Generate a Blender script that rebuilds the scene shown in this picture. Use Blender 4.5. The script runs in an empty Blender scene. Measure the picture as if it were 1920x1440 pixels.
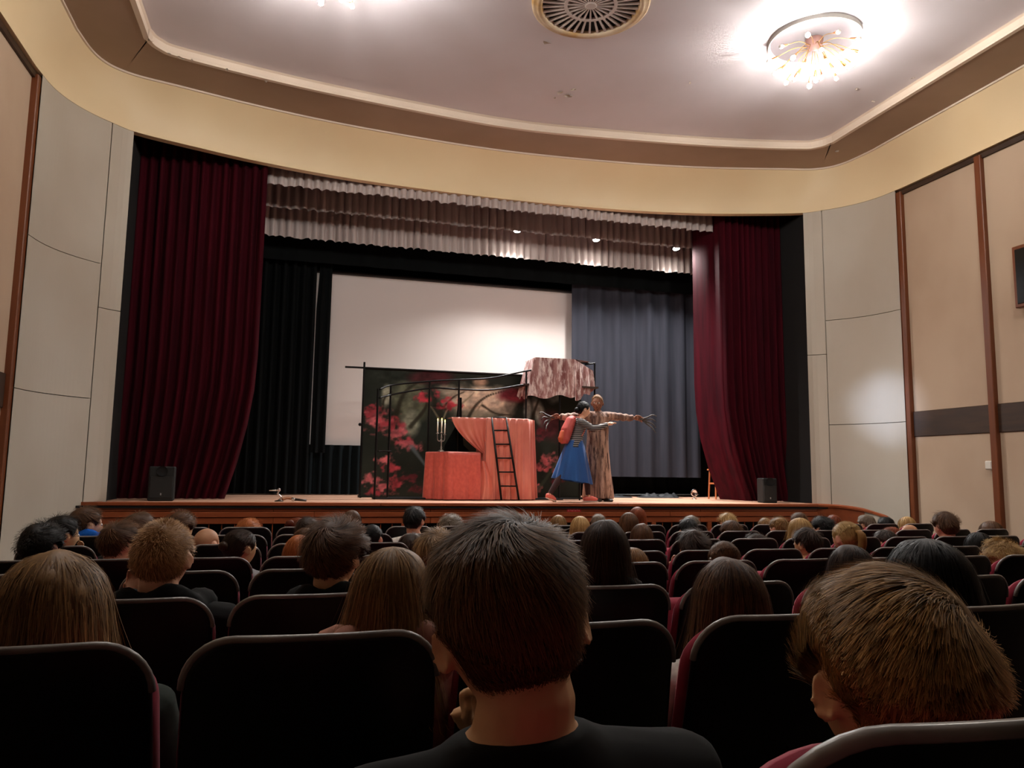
import bpy, bmesh, math, random
import numpy as np
from mathutils import Matrix, Vector, Quaternion

# ------------------------------------------------------------------ camera, world, exposure
scene = bpy.context.scene
C = scene.collection
ZC = 1.434                      # camera height above the floor in front of the stage
FPX = 1415.0                    # focal length in pixels of the 1920 px wide frame
YAW, PITCH, ROLL = (math.radians(a) for a in (15.48, 6.66, 0.82))
_f = np.array([math.sin(YAW)*math.cos(PITCH), math.cos(YAW)*math.cos(PITCH), math.sin(PITCH)])
_r0 = np.array([math.cos(YAW), -math.sin(YAW), 0.0]); _u0 = np.cross(_r0, _f)
_r = math.cos(ROLL)*_r0 + math.sin(ROLL)*_u0
_u = -math.sin(ROLL)*_r0 + math.cos(ROLL)*_u0
cam_data = bpy.data.cameras.new('camera'); cam_data.sensor_width = 36.0
cam_data.lens = FPX/1920*36.0; cam_data.clip_start = 0.02; cam_data.clip_end = 100
cam = bpy.data.objects.new('camera', cam_data); C.objects.link(cam)
cam.matrix_world = Matrix(((_r[0], _u[0], -_f[0], 0), (_r[1], _u[1], -_f[1], 0), (_r[2], _u[2], -_f[2], ZC), (0, 0, 0, 1)))
scene.camera = cam
def at(px, py, y=None, z=None, x=None):
    """real-world point seen at a pixel of the photograph, at a known distance y, height z or side x"""
    d = _r*(px-960)/FPX + _u*(720-py)/FPX + _f
    s = y/d[1] if y is not None else ((z-ZC)/d[2] if z is not None else x/d[0])
    p = d*s; return np.array([p[0], p[1], p[2]+ZC])
def proj(p):
    q = np.array([p[0], p[1], p[2]-ZC]); return 960+FPX*(q@_r)/(q@_f), 720-FPX*(q@_u)/(q@_f), q@_f

world = bpy.data.worlds.new('world'); scene.world = world; world.use_nodes = True
world.node_tree.nodes['Background'].inputs[0].default_value = (0, 0, 0, 1)
world.node_tree.nodes['Background'].inputs[1].default_value = 0.0
scene.view_settings.view_transform = 'Standard'
try: scene.view_settings.look = 'None'
except Exception: pass
scene.view_settings.gamma = 1.0; scene.view_settings.use_curve_mapping = False
scene.view_settings.exposure = 1.0
scene.cycles.use_denoising = True; scene.cycles.use_light_tree = False
scene.cycles.max_bounces = 4; scene.cycles.diffuse_bounces = 3; scene.cycles.glossy_bounces = 2
scene.cycles.use_adaptive_sampling = True; scene.cycles.adaptive_threshold = 0.03
scene.cycles.sample_clamp_indirect = 4.0
BULB = 218.0                    # radiance of a lit chandelier bulb
STAGE_W = 560.0                 # watts of each stage lamp

# ------------------------------------------------------------------ helpers
random.seed(7); rng = np.random.default_rng(7)
def lin(c):
    return tuple(((v/255)/12.92 if v/255 <= 0.04045 else ((v/255+0.055)/1.055)**2.4) for v in c)
MATS = {}
def mat(name, rgb, rough=0.6, metal=0.0, spec=0.5, rgb2=None, scale=(8, 8, 8), detail=4.0, bump=0.0, bscale=60.0, emit=None, estr=0.0, contrast=0.3, sheen=0.0, coord='Object'):
    if name in MATS: return MATS[name]
    m = bpy.data.materials.new(name); m.use_nodes = True
    nt = m.node_tree; b = nt.nodes['Principled BSDF']
    col = (*lin(rgb), 1)
    b.inputs['Base Color'].default_value = col
    b.inputs['Roughness'].default_value = rough; b.inputs['Metallic'].default_value = metal
    b.inputs['Specular IOR Level'].default_value = spec
    if sheen: b.inputs['Sheen Weight'].default_value = sheen
    if emit is not None:
        b.inputs['Emission Color'].default_value = (*lin(emit), 1); b.inputs['Emission Strength'].default_value = estr
    tc = nt.nodes.new('ShaderNodeTexCoord')
    mp = nt.nodes.new('ShaderNodeMapping'); mp.inputs['Scale'].default_value = scale
    nt.links.new(tc.outputs[coord], mp.inputs['Vector'])
    if rgb2 is not None:
        n = nt.nodes.new('ShaderNodeTexNoise'); n.inputs['Scale'].default_value = 1.0; n.inputs['Detail'].default_value = detail
        nt.links.new(mp.outputs[0], n.inputs['Vector'])
        r = nt.nodes.new('ShaderNodeValToRGB')
        r.color_ramp.elements[0].position = 0.5-contrast/2; r.color_ramp.elements[1].position = 0.5+contrast/2
        r.color_ramp.elements[0].color = col; r.color_ramp.elements[1].color = (*lin(rgb2), 1)
        nt.links.new(n.outputs['Fac'], r.inputs[0]); nt.links.new(r.outputs[0], b.inputs['Base Color'])
    if bump:
        n2 = nt.nodes.new('ShaderNodeTexNoise'); n2.inputs['Scale'].default_value = bscale; n2.inputs['Detail'].default_value = 3
        nt.links.new(tc.outputs[coord], n2.inputs['Vector'])
        bp = nt.nodes.new('ShaderNodeBump'); bp.inputs['Strength'].default_value = bump; bp.inputs['Distance'].default_value = 0.01
        nt.links.new(n2.outputs['Fac'], bp.inputs['Height']); nt.links.new(bp.outputs[0], b.inputs['Normal'])
    MATS[name] = m; return m
def vcol_mat(name, rough=0.7, spec=0.3, attr='Col', sheen=0.0):
    if name in MATS: return MATS[name]
    m = bpy.data.materials.new(name); m.use_nodes = True; nt = m.node_tree; b = nt.nodes['Principled BSDF']
    a = nt.nodes.new('ShaderNodeAttribute'); a.attribute_name = attr
    nt.links.new(a.outputs['Color'], b.inputs['Base Color'])
    b.inputs['Roughness'].default_value = rough; b.inputs['Specular IOR Level'].default_value = spec
    MATS[name] = m; return m
def hair_mat(name, dark, light, rough=0.52):
    if name in MATS: return MATS[name]
    m = bpy.data.materials.new(name); m.use_nodes = True; nt = m.node_tree; b = nt.nodes['Principled BSDF']
    a = nt.nodes.new('ShaderNodeAttribute'); a.attribute_name = 'tint'
    r = nt.nodes.new('ShaderNodeValToRGB')
    r.color_ramp.elements[0].color = (*lin(dark), 1); r.color_ramp.elements[1].color = (*lin(light), 1)
    nt.links.new(a.outputs['Fac'], r.inputs[0]); nt.links.new(r.outputs[0], b.inputs['Base Color'])
    b.inputs['Roughness'].default_value = rough; b.inputs['Specular IOR Level'].default_value = 0.2
    MATS[name] = m; return m

class MB:
    """collects shapes; build() links them as one mesh object"""
    def __init__(s): s.v = []; s.f = []; s.n = 0
    def add(s, v, f):
        v = np.asarray(v, float); s.v.append(v); s.f += [tuple(i+s.n for i in q) for q in f]; s.n += len(v); return s
    def box(s, c, d, rz=0.0, bev=0.0):
        hx, hy, hz = d[0]/2, d[1]/2, d[2]/2
        if bev:
            b = min(bev, hx*.9, hy*.9, hz*.9)
            pts = []
            for sx in (-1, 1):
                for sy in (-1, 1):
                    for sz in (-1, 1):
                        pts += [(sx*hx, sy*(hy-b), sz*(hz-b)), (sx*(hx-b), sy*hy, sz*(hz-b)), (sx*(hx-b), sy*(hy-b), sz*hz)]
            bm = bmesh.new()
            for p in pts: bm.verts.new(p)
            r = bmesh.ops.convex_hull(bm, input=bm.verts); bm.verts.index_update()
            v = np.array([w.co[:] for w in bm.verts]); f = [tuple(w.index for w in q.verts) for q in bm.faces]; bm.free()
        else:
            v = np.array([(sx*hx, sy*hy, sz*hz) for sx in (-1, 1) for sy in (-1, 1) for sz in (-1, 1)])
            f = [(0, 1, 3, 2), (4, 6, 7, 5), (0, 4, 5, 1), (2, 3, 7, 6), (0, 2, 6, 4), (1, 5, 7, 3)]
        if rz:
            cc, ss = math.cos(rz), math.sin(rz); v = np.stack([v[:, 0]*cc-v[:, 1]*ss, v[:, 0]*ss+v[:, 1]*cc, v[:, 2]], 1)
        return s.add(v+np.array(c), f)
    def tube(s, pts, rad, n=8, caps=True):
        v, f = tube_vf(pts, rad, n, caps); return s.add(v, f)
    def grid(s, P, closed_u=False, closed_v=False):
        nu, nv = P.shape[:2]; f = []
        for i in range(nu if closed_u else nu-1):
            for j in range(nv if closed_v else nv-1):
                a, b = i, (i+1) % nu; c, d = j, (j+1) % nv
                f.append((a*nv+c, b*nv+c, b*nv+d, a*nv+d))
        return s.add(P.reshape(-1, 3), f)
    def sphere(s, c, r, nu=12, nv=8):
        th = np.linspace(0, 2*math.pi, nu, endpoint=False); ph = np.linspace(-math.pi/2+.12, math.pi/2-.12, nv)
        r = np.array(r)*np.ones(3)
        P = np.stack([np.outer(np.cos(ph), np.cos(th))*r[0], np.outer(np.cos(ph), np.sin(th))*r[1], np.outer(np.sin(ph), np.ones(nu))*r[2]], 2)
        m = len(P.reshape(-1, 3)); k = s.n
        s.grid(P+np.array(c), closed_v=True)
        s.f.append(tuple(k+j for j in range(nu))[::-1]); s.f.append(tuple(k+(nv-1)*nu+j for j in range(nu))); return s
    def lathe(s, prof, c=(0, 0, 0), n=20):
        prof = np.array(prof); th = np.linspace(0, 2*math.pi, n, endpoint=False)
        P = np.stack([np.outer(prof[:, 0], np.cos(th)), np.outer(prof[:, 0], np.sin(th)), np.outer(prof[:, 1], np.ones(n))], 2)+np.array(c)
        return s.grid(P, closed_v=True)
    def mesh(s, name, smooth=True):
        me = bpy.data.meshes.new(name); v = np.concatenate(s.v) if s.v else np.zeros((0, 3))
        me.from_pydata(v.tolist(), [], s.f); me.update()
        if smooth: me.shade_smooth()
        return me
    def build(s, name, m, parent=None, smooth=False, loc=None):
        return link(name, s.mesh(name, smooth), m, parent, loc)
def auto_smooth(me, ang=35):
    try: me.set_sharp_from_angle(angle=math.radians(ang))
    except Exception: pass
def link(name, me, m, parent=None, loc=None):
    o = bpy.data.objects.new(name, me); C.objects.link(o)
    if m is not None and len(me.materials) == 0: me.materials.append(m)
    elif m is not None and me.materials[0] != m:
        o.material_slots[0].link = 'OBJECT'; o.material_slots[0].material = m
    if parent is not None: o.parent = parent
    if loc is not None: o.location = loc
    return o
def tube_vf(pts, rad, n=8, caps=True):
    pts = np.asarray(pts, float); m = len(pts)
    rad = [(r, r) if np.isscalar(r) else r for r in (rad if hasattr(rad, '__len__') else [rad]*m)]
    T = np.gradient(pts, axis=0); T /= np.linalg.norm(T, axis=1)[:, None]+1e-12
    a = np.array([1.0, 0, 0]) if abs(T[0][0]) < .8 else np.array([0, 1.0, 0])
    N = a-T[0]*(a@T[0]); N /= np.linalg.norm(N); th = np.linspace(0, 2*math.pi, n, endpoint=False); V = []
    for i in range(m):
        N = N-T[i]*(N@T[i]); N /= np.linalg.norm(N); B = np.cross(T[i], N)
        V.append(pts[i]+np.outer(np.cos(th)*rad[i][0], N)+np.outer(np.sin(th)*rad[i][1], B))
    V = np.concatenate(V); f = [(i*n+j, i*n+(j+1) % n, (i+1)*n+(j+1) % n, (i+1)*n+j) for i in range(m-1) for j in range(n)]
    if caps: f += [tuple(range(n))[::-1], tuple((m-1)*n+j for j in range(n))]
    return V, f
def smooth_path(P, n):
    """Catmull-Rom through P, n points evenly spaced along it"""
    P = np.asarray(P, float); Q = np.vstack([2*P[0]-P[1], P, 2*P[-1]-P[-2]]); out = []
    for i in range(1, len(Q)-2):
        t = np.linspace(0, 1, 24, endpoint=False)[:, None]; a, b, c, d = Q[i-1], Q[i], Q[i+1], Q[i+2]
        out.append(.5*(2*b+(c-a)*t+(2*a-5*b+4*c-d)*t**2+(3*b-a-3*c+d)*t**3))
    out = np.vstack(out+[P[-1:]]); s = np.r_[0, np.cumsum(np.linalg.norm(np.diff(out, axis=0), axis=1))]
    q = np.linspace(0, s[-1], n); return np.stack([np.interp(q, s, out[:, k]) for k in range(P.shape[1])], 1)
def tag(o, label=None, cat=None, group=None, kind=None):
    if label: o['label'] = label
    if cat: o['category'] = cat
    if group: o['group'] = group
    if kind: o['kind'] = kind
    return o
def thing(name, label, cat, loc=(0, 0, 0), rz=0.0, group=None):
    o = bpy.data.objects.new(name, None); C.objects.link(o); o.empty_display_size = .1
    o.location = loc; o.rotation_euler = (0, 0, rz); return tag(o, label, cat, group)
def structure(o): o['kind'] = 'structure'; return o
def copy_tree(o, parent=None):
    c = o.copy(); C.objects.link(c); c.parent = parent
    if parent is not None: c.matrix_parent_inverse = o.matrix_parent_inverse.copy()
    for ch in list(o.children): copy_tree(ch, c)
    return c

# ------------------------------------------------------------------ materials of the room
M_panel = mat('cream_panel_paint', (188, 180, 166), .55, rgb2=(179, 168, 152), scale=(.7, .7, .5), bump=.05, bscale=40)
M_fabric = mat('beige_wall_fabric', (190, 166, 142), .85, rgb2=(180, 154, 130), scale=(.8, .8, .6), bump=.15, bscale=220)
M_post = mat('varnished_brown_wood', (120, 64, 32), .4, rgb2=(96, 48, 24), scale=(20, 20, 1.2), contrast=.6)
M_beam = mat('dark_brown_wood', (62, 40, 24), .55, rgb2=(48, 30, 18), scale=(2, 2, 14))
M_cornice = mat('yellow_cornice_paint', (236, 214, 174), .5, rgb2=(228, 202, 158), scale=(.6, .6, .9), detail=3, contrast=.5)
M_trim = mat('cream_trim_paint', (226, 208, 190), .5)
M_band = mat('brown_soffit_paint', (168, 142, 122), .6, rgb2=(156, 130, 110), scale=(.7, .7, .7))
M_ceil = mat('pale_ceiling_paint', (230, 224, 230), .6, rgb2=(220, 212, 216), scale=(.5, .5, .5), bump=.04, bscale=6)
M_flake = mat('peeled_paint', (186, 172, 158), .8)
M_floor = mat('dark_hall_floor', (52, 34, 26), .5, rgb2=(40, 26, 20), scale=(1, 12, 1))
M_black = mat('black_stage_wall', (5, 5, 6), .9)
M_brick = mat('dark_back_wall', (70, 54, 44), .8)
M_wood = mat('orange_brown_stage_wood', (158, 80, 42), .38, rgb2=(128, 62, 32), scale=(1.2, 14, 14), contrast=.6, bump=.06, bscale=30)
M_plank = mat('stage_floor_wood', (214, 170, 144), .45, rgb2=(198, 152, 126), scale=(1.5, 10, 10), contrast=.6)
M_dark = mat('dark_void', (8, 8, 9), .9)

# ------------------------------------------------------------------ setting: floor, walls, cornice, ceiling, stage
XC, HW = 2.99, 6.22                                   # centre line of the hall, half width
ROWY = [.42+.95*i for i in range(8)]
ROWT = [-.168, -.285, -.365, -.41, -.462, -.483, -.503, -.514]
CH_H = .92
ROWF = [ZC+t-CH_H for t in ROWT]
def floor_z(y):
    return float(np.interp(y, [-6, -.4]+[v+.3 for v in ROWY], [1.2, .44]+ROWF))
ys = np.concatenate([np.linspace(-5, 8, 53), [11.0]])
P = np.array([[(XC-HW-.3, y, floor_z(y)), (XC+HW+.3, y, floor_z(y))] for y in ys])
structure(MB().grid(P.transpose(1, 0, 2)).build('floor', M_floor))
structure(MB().box((XC, -5.1, 3.5), (13.4, .2, 8)).build('wall_back', M_brick))
# plan curve under the cornice, one side, as (distance from the centre line, y)
HALF = [(6.2, -5), (6.2, 4), (6.2, 8.8), (6.19, 9.75), (6.12, 10.25), (5.93, 10.66), (5.66, 10.98), (5.41, 11.19), (4.75, 11.44), (3.7, 11.76), (2.2, 12.02), (0, 12.13)]
def full_path(half, n):
    L = [(-a, b) for a, b in half]+[(a, b) for a, b in half[::-1][1:]]
    return smooth_path(L, n)+np.array([XC, 0])
path = full_path(HALF, 700)
inner = full_path([(5.92, -5), (5.92, 4), (5.92, 9.2), (5.91, 10.05), (5.8, 10.62), (5.5, 10.92), (4.9, 11.1), (3.6, 11.44), (2.1, 11.68), (0, 11.82)], 700)
rec = full_path([(5.09, -5), (5.09, 4), (5.09, 9.4), (5.08, 9.92), (4.98, 10.14), (4.72, 10.28), (3.5, 10.56), (2.25, 10.75), (.7, 10.92), (0, 10.95)], 700)
def ring3(p2, z): return np.c_[p2, np.full(len(p2), z)]
def loft(name, rings, m, smooth=True, parent=None):
    return MB().grid(np.stack(rings)).build(name, m, parent, smooth)
def outset(p2, d):
    T = np.gradient(p2, axis=0); T /= np.linalg.norm(T, axis=1)[:, None]; return p2+np.c_[-T[:, 1], T[:, 0]]*d
ZB, ZT, ZR = ZC+4.67, ZC+5.4, ZC+5.52                 # cornice bottom, soffit, recessed ceiling
prof = [(0, 0), (.06, .0), (.14, .03), (.30, .1), (.55, .3), (.78, .58), (.93, .85), (1.0, 1.0)]
rings = [ring3(outset(path, .12), ZB), ring3(path, ZB)]
for a, b in prof: rings.append(ring3(path*(1-b)+inner*b, ZB+.03+(ZT-.06-ZB)*a))
trim1 = structure(loft('trim_1', rings, M_cornice)); auto_smooth(trim1.data, 40)
tl = structure(loft('trim_2', [ring3(outset(inner, .02), ZT-.03), ring3(outset(inner, -.025), ZT-.03), ring3(outset(inner, -.025), ZT)], M_trim, False))
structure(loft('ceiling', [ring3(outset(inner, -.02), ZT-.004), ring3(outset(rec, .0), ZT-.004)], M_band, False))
structure(loft('trim_3', [ring3(outset(rec, .06), ZT-.006), ring3(outset(rec, .05), ZT-.014), ring3(outset(rec, -.01), ZT-.014), ring3(outset(rec, -.01), ZT+.02), ring3(rec, ZT+.03), ring3(rec, ZR-.02), ring3(outset(rec, -.03), ZR)], M_trim, False))
mid = np.array([XC, 4.0])
top = MB(); top.add(np.vstack([ring3(outset(rec, .03), ZR)]), [tuple(range(len(rec)))])
ceiling2 = structure(top.build('ceiling', M_ceil))
# flakes of peeled paint along the recess edge and on the ceiling
for i, (px, py, w) in enumerate([(318, 99, .06), (340, 107, .09), (360, 110, .05), (425, 128, .08), (498, 150, .06), (1568, 282, .07), (1025, 78, .12), (1050, 172, .1), (1066, 178, .14), (1075, 166, .07), (1607, 165, .07), (1637, 188, .06), (1712, 145, .05), (1294, 153, .05), (1040, 182, .05), (1380, 262, .06), (620, 185, .08), (1210, 250, .05)]):
    edge = i < 6; p = at(px, py, z=(ZT-.01 if edge else ZR-.004)); fl = MB()
    a = rng.uniform(0, 6.28); k = 7; ang = np.linspace(0, 6.28, k, endpoint=False); rr = w*.5*rng.uniform(.5, 1.1, k)
    lo = np.c_[rr*np.cos(ang)*1.2, rr*np.sin(ang)*.6, -rng.uniform(.004, .03, k)]
    fl.add(np.vstack([lo, [[0, 0, 0]]]), [(j, (j+1) % k, k) for j in range(k)])
    o = fl.build('paint_flake', M_flake, ceiling2, False, tuple(p)); o.rotation_euler = (0, 0, a)

# walls: straight part behind posts, curved panels to the stage opening
def wall_side(sgn, name):
    w = structure(bpy.data.objects.new(name, None)); C.objects.link(w)
    wx = XC+sgn*(HW+.05)
    # backing surface
    side = np.array([p for p in path if (p[0]-XC)*sgn > 5.40 and p[1] <= 11.22])
    if sgn > 0: side = side[::-1]
    side = side[np.argsort(side[:, 1])]
    back = side+np.array([sgn*.10, 0]); back[back[:, 1] > 9.9] += np.array([sgn*.0, .09])
    q = MB().grid(np.stack([ring3(back, -.3), ring3(back, ZB+.05)])).build('backing', M_beam, w)
    # return of the stage opening
    e = side[-1]; MB().box((e[0]+sgn*.36, e[1]+.45, ZB/2), (.6, .86, ZB)).build('jamb', M_black, w)
    # curved panels with recessed joints
    s = np.r_[0, np.cumsum(np.linalg.norm(np.diff(side, axis=0), axis=1))]
    i0 = np.searchsorted(side[:, 1], 9.82); iseam = np.argmin(np.abs(side[:, 0]-(XC+sgn*5.69)) + np.abs(side[:, 1]-10.95))
    def panel(sa, sb, z0, z1, m, bulge=.0):
        k = max(2, int((sb-sa)/.06)); ss_ = np.linspace(sa+.006, sb-.006, k)
        pp = np.stack([np.interp(ss_, s, side[:, 0]), np.interp(ss_, s, side[:, 1])], 1)
        T = np.gradient(pp, axis=0); T /= np.linalg.norm(T, axis=1)[:, None]; N = np.c_[-T[:, 1], T[:, 0]]*(sgn)
        a, b = pp, pp-N*.04*-1
        b = pp + N*-.0
        outp = pp; inp = pp+np.c_[np.full(k, sgn*.04), np.full(k, .03)]
        z0 += .005; z1 -= .005
        G = np.stack([ring3(inp, z0), ring3(outp, z0), ring3(outp, z1), ring3(inp, z1)])
        return MB().grid(G, closed_u=True).build('panel', m, w, False)
    for z0, z1 in ((-.1, ZC+.88), (ZC+.88, ZC+2.69), (ZC+2.69, ZB)): panel(float(np.interp(9.80, side[:, 1], s)), s[iseam], z0, z1, M_panel)
    for z0, z1 in ((-.1, ZC+2.1), (ZC+2.1, ZB)): panel(s[iseam], s[-1], z0, z1, M_panel)
    # straight bays between brown posts
    ypost = [9.77, 8.27, 6.77, 5.27, 3.77, 2.27, .77, -.73, -2.23, -3.73]
    for i, y in enumerate(ypost):
        MB().box((wx-sgn*.02, y, ZB/2-.1), (.10, .105, ZB+.12), bev=.008).build('post', M_post, w)
        y2 = ypost[i+1] if i+1 < len(ypost) else -5
        for z0, z1, m, dx, nm in ((-.2, ZC+.645, M_fabric, .03, 'panel'), (ZC+.64, ZC+1.03, M_beam, .012, 'beam'), (ZC+1.03, ZB-.02, M_fabric, .03, 'panel')):
            MB().box((wx+sgn*dx, (y+y2)/2, (z0+z1)/2), (.06, y-y2-.1, z1-z0), bev=.006).build(nm, m, w)
    MB().box((wx-sgn*.0, 2.3, ZB-.055), (.07, 14.9, .07)).build('top_rail', M_beam, w)
    MB().box((wx-sgn*.0, 2.3, .05), (.07, 14.9, .3)).build('baseboard', M_beam, w)
    return w
wall_side(-1, 'wall_left'); wall_side(1, 'wall_right')

# ---- stage
ZS = ZC-.46; YF = 10.95
stage = structure(bpy.data.objects.new('floor', None)); C.objects.link(stage)
fx0, fx1 = -2.5, 8.35
# floor boards run across the stage
nb = 24; yb = np.linspace(YF, 14.95, nb+1)
for i in range(nb):
    MB().box((XC+.0, (yb[i]+yb[i+1])/2, ZS-.02+rng.uniform(-.0006, .0006)), (13.0 if yb[i] > 11.3 else fx1-fx0, yb[i+1]-yb[i]-.004, .04)).build('floor_board', M_plank, stage)
MB().box((XC, 12.9, ZS-.06), (13, 4, .03)).build('underfloor', M_dark, stage)
# front: nosing, three fascia boards, grille with posts and bars
def fascia(z0, z1, y, nm, seg, m=M_wood, d=.05):
    n = max(1, int(round((fx1-fx0)/seg))); xs = np.linspace(fx0, fx1, n+1)
    for i in range(n): MB().box(((xs[i]+xs[i+1])/2, y, (z0+z1)/2), (xs[i+1]-xs[i]-.003, d, z1-z0-.003), bev=.006).build(nm, m, stage)
fascia(ZS-.045, ZS+.004, YF-.02, 'nosing', 3.6, d=.09)
fascia(ZS-.125, ZS-.045, YF+.01, 'fascia_board', 2.2)
fascia(ZS-.20, ZS-.125, YF-.005, 'fascia_board', 2.8)
fascia(ZS-.29, ZS-.20, YF+.015, 'fascia_board', 2.2)
MB().box((XC, YF+.25, ZS/2-.1), (fx1-fx0, .04, ZS-.1)).build('recess_back', M_dark, stage)
fascia(0, .12, YF+.01, 'plinth_board', 2.2)
fascia(ZS-.60, ZS-.57, YF+.03, 'grille_rail', 2.2, d=.025)
nbars = 66
bar = MB().box((0, 0, 0), (.012, .02, ZS-.41)).mesh('grille_bar', False)
post = MB().box((0, 0, 0), (.07, .05, ZS-.40), bev=.004).mesh('grille_post', False)
for i in range(nbars+1):
    x = fx0+.05+(fx1-fx0-.1)*i/nbars
    if i % 6 == 0: link('grille_post', post, M_wood, stage, (x, YF+.015, (ZS-.29+.12)/2))
    else: link('grille_bar', bar, M_wood, stage, (x, YF+.03, (ZS-.29+.12)/2))
sg = MB().box((4.03, YF-.022, ZS-.10), (.225, .006, .05), bev=.002).build('red_plate', mat('red_enamel_plate', (196, 44, 50), .4), stage)
for k_ in range(7): MB().box((3.945+.028*k_, YF-.0265, ZS-.10+(.004 if k_ % 2 else -.004)), (.016, .003, .02)).build('plate_mark', mat('pale_red_mark', (232, 130, 128), .5), stage)
# rounded wooden ends of the stage front against the curved walls
def stage_end(pts, drop):
    p2 = smooth_path(pts, 24); k = len(p2); t = np.linspace(0, 1, k); zt = ZS+.004-drop*t**2.6
    o = outset(p2, .05); G = []
    for q, dz in ((outset(p2, .55), 0), (p2, 0), (outset(p2, -.03), -.02), (outset(p2, -.03), -.05), (p2, -.05), (p2, -2)):
        G.append(np.c_[q, np.maximum(zt+dz, 0)])
    MB().grid(np.stack(G)).build('stage_end', M_wood, stage, False)
stage_end([(8.33, 10.95), (8.65, 10.86), (8.9, 10.66), (9.06, 10.42), (9.12, 10.2)], .16)
p2 = smooth_path([(-2.82, 11.02), (-2.74, 10.96), (-2.62, 10.94), (-2.48, 10.94)], 10)
MB().grid(np.stack([np.c_[outset(p2, .3), np.full(10, ZS)], np.c_[p2, np.full(10, ZS)], np.c_[p2, np.full(10, 0)]])).build('stage_end', M_wood, stage)
# stage house
for nm, c, d in (('wall_stage_back', (XC, 15.05, 4.2), (14, .1, 9)), ('wall_stage_left', (-3.75, 13.2, 4.2), (.1, 4, 9)), ('wall_stage_right', (9.75, 13.2, 4.2), (.1, 4, 9)), ('ceiling', (XC, 13.2, 8.1), (14, 4.2, .1)), ('wall_over_stage', (XC, 12.3, 7.35), (14, .06, 1.6))):
    structure(MB().box(c, d).build(nm, M_black))
# ------------------------------------------------------------------ stage curtains, valance, screen
def velvet(name, rgb, rgb2):
    return mat(name, rgb, .85, rgb2=rgb2, scale=(9, 9, .6), spec=.1)
M_red = velvet('maroon_velvet', (64, 5, 18), (44, 3, 12))
M_blackcloth = velvet('black_cloth', (11, 14, 15), (8, 10, 11))
M_teal = velvet('dark_teal_cloth', (20, 28, 31), (14, 20, 23))
M_greycloth = velvet('slate_grey_cloth', (56, 57, 66), (48, 50, 58))
M_val = mat('grey_pink_satin', (190, 176, 172), .5, rgb2=(176, 160, 156), scale=(6, 6, 1), sheen=.1)
M_screen = mat('white_screen', (226, 216, 212), .75)
def curtain(name, x0, x1, y, z0, z1, m, folds, amp, label, cat, group=None, edge=None, seed=0, nz=14, hem=0.0, per=14, pleat=False, ret=None):
    """hanging cloth from z1 down to z0; edge(z01)->(dx0, dx1) shifts the two side edges, z01 = 0 at the hem"""
    r = np.random.default_rng(seed); n = int(folds*per)+1; u = np.linspace(0, 1, n)
    ph = np.cumsum(r.uniform(.55, 1.45, n)); ph = ph/ph[-1]*folds*2*math.pi
    a = amp*np.interp(u, np.linspace(0, 1, int(folds)+2), r.uniform(.45, 1.2, int(folds)+2))
    hemz = np.interp(u, np.linspace(0, 1, int(folds*2)+2), r.uniform(-1, 1, int(folds*2)+2))*hem
    G = []
    for t in np.linspace(0, 1, nz):
        e = edge(t) if edge else (0, 0)
        w = np.sin(ph+.25*math.sin(3*t+seed)); w = np.sign(w)*np.abs(w)**(.55 if pleat else 1.0)
        s = .25*np.sin(2*ph+1.1)
        xx = (x0+e[0])+(x1+e[1]-x0-e[0])*u+np.cos(ph)*a*(.55 if pleat else .3)
        flare = 1+.25*(1-t); yy = y+(w+s)*a*flare
        if ret: k_ = np.clip(1-u/ret[0], 0, 1); yy = yy+ret[1]*k_**.8; xx = xx+(x1-x0)*ret[0]*.62*np.clip(u/ret[0], 0, 1)*(1-np.clip(u/ret[0], 0, 1))*0
        G.append(np.c_[xx, yy, np.full(n, z0+(z1-z0)*t)+hemz*(1-t)])
    o = MB().grid(np.stack(G)).build(name, m, None, True); tag(o, label, cat, group); return o
def redge(sw):
    return lambda t: (0, sw*max(0, 1-t/.32)**1.8)
curtain('stage_curtain', -2.9, -.71, 11.97, ZS+.01, 8.03, M_red, 15, .055, 'maroon velvet stage curtain drawn to the left of the opening', 'curtain', 'maroon stage curtains', edge=lambda t: (0, -.36*max(0, 1-t/.30)**1.8), seed=3)
curtain('stage_curtain', 7.1, 8.9, 11.97, ZS+.01, 8.03, M_red, 14, .05, 'maroon velvet stage curtain drawn to the right of the opening', 'curtain', 'maroon stage curtains', edge=lambda t: (.5*max(0, 1-t/.30)**2.0, 0), seed=5, ret=(.09, .75))
# three frilled tiers of the valance
for k, (y, zb, h, sd, lab) in enumerate(((12.2, ZC+4.506, 2.1, 11, 'upper frilled tier of the grey valance, half in shadow'), (13.0, ZC+4.41, 2.2, 12, 'middle frilled tier of the grey valance above the lamps'), (13.5, ZC+4.055, 2.55, 13, 'lowest and longest frilled tier of the grey valance'))):
    curtain('valance_tier', XC-5.2, XC+5.2, y, zb, zb+h, M_val, 74, .032, lab, 'valance', 'valance tiers', seed=sd, nz=7, hem=.018, per=10, pleat=True)
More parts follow.
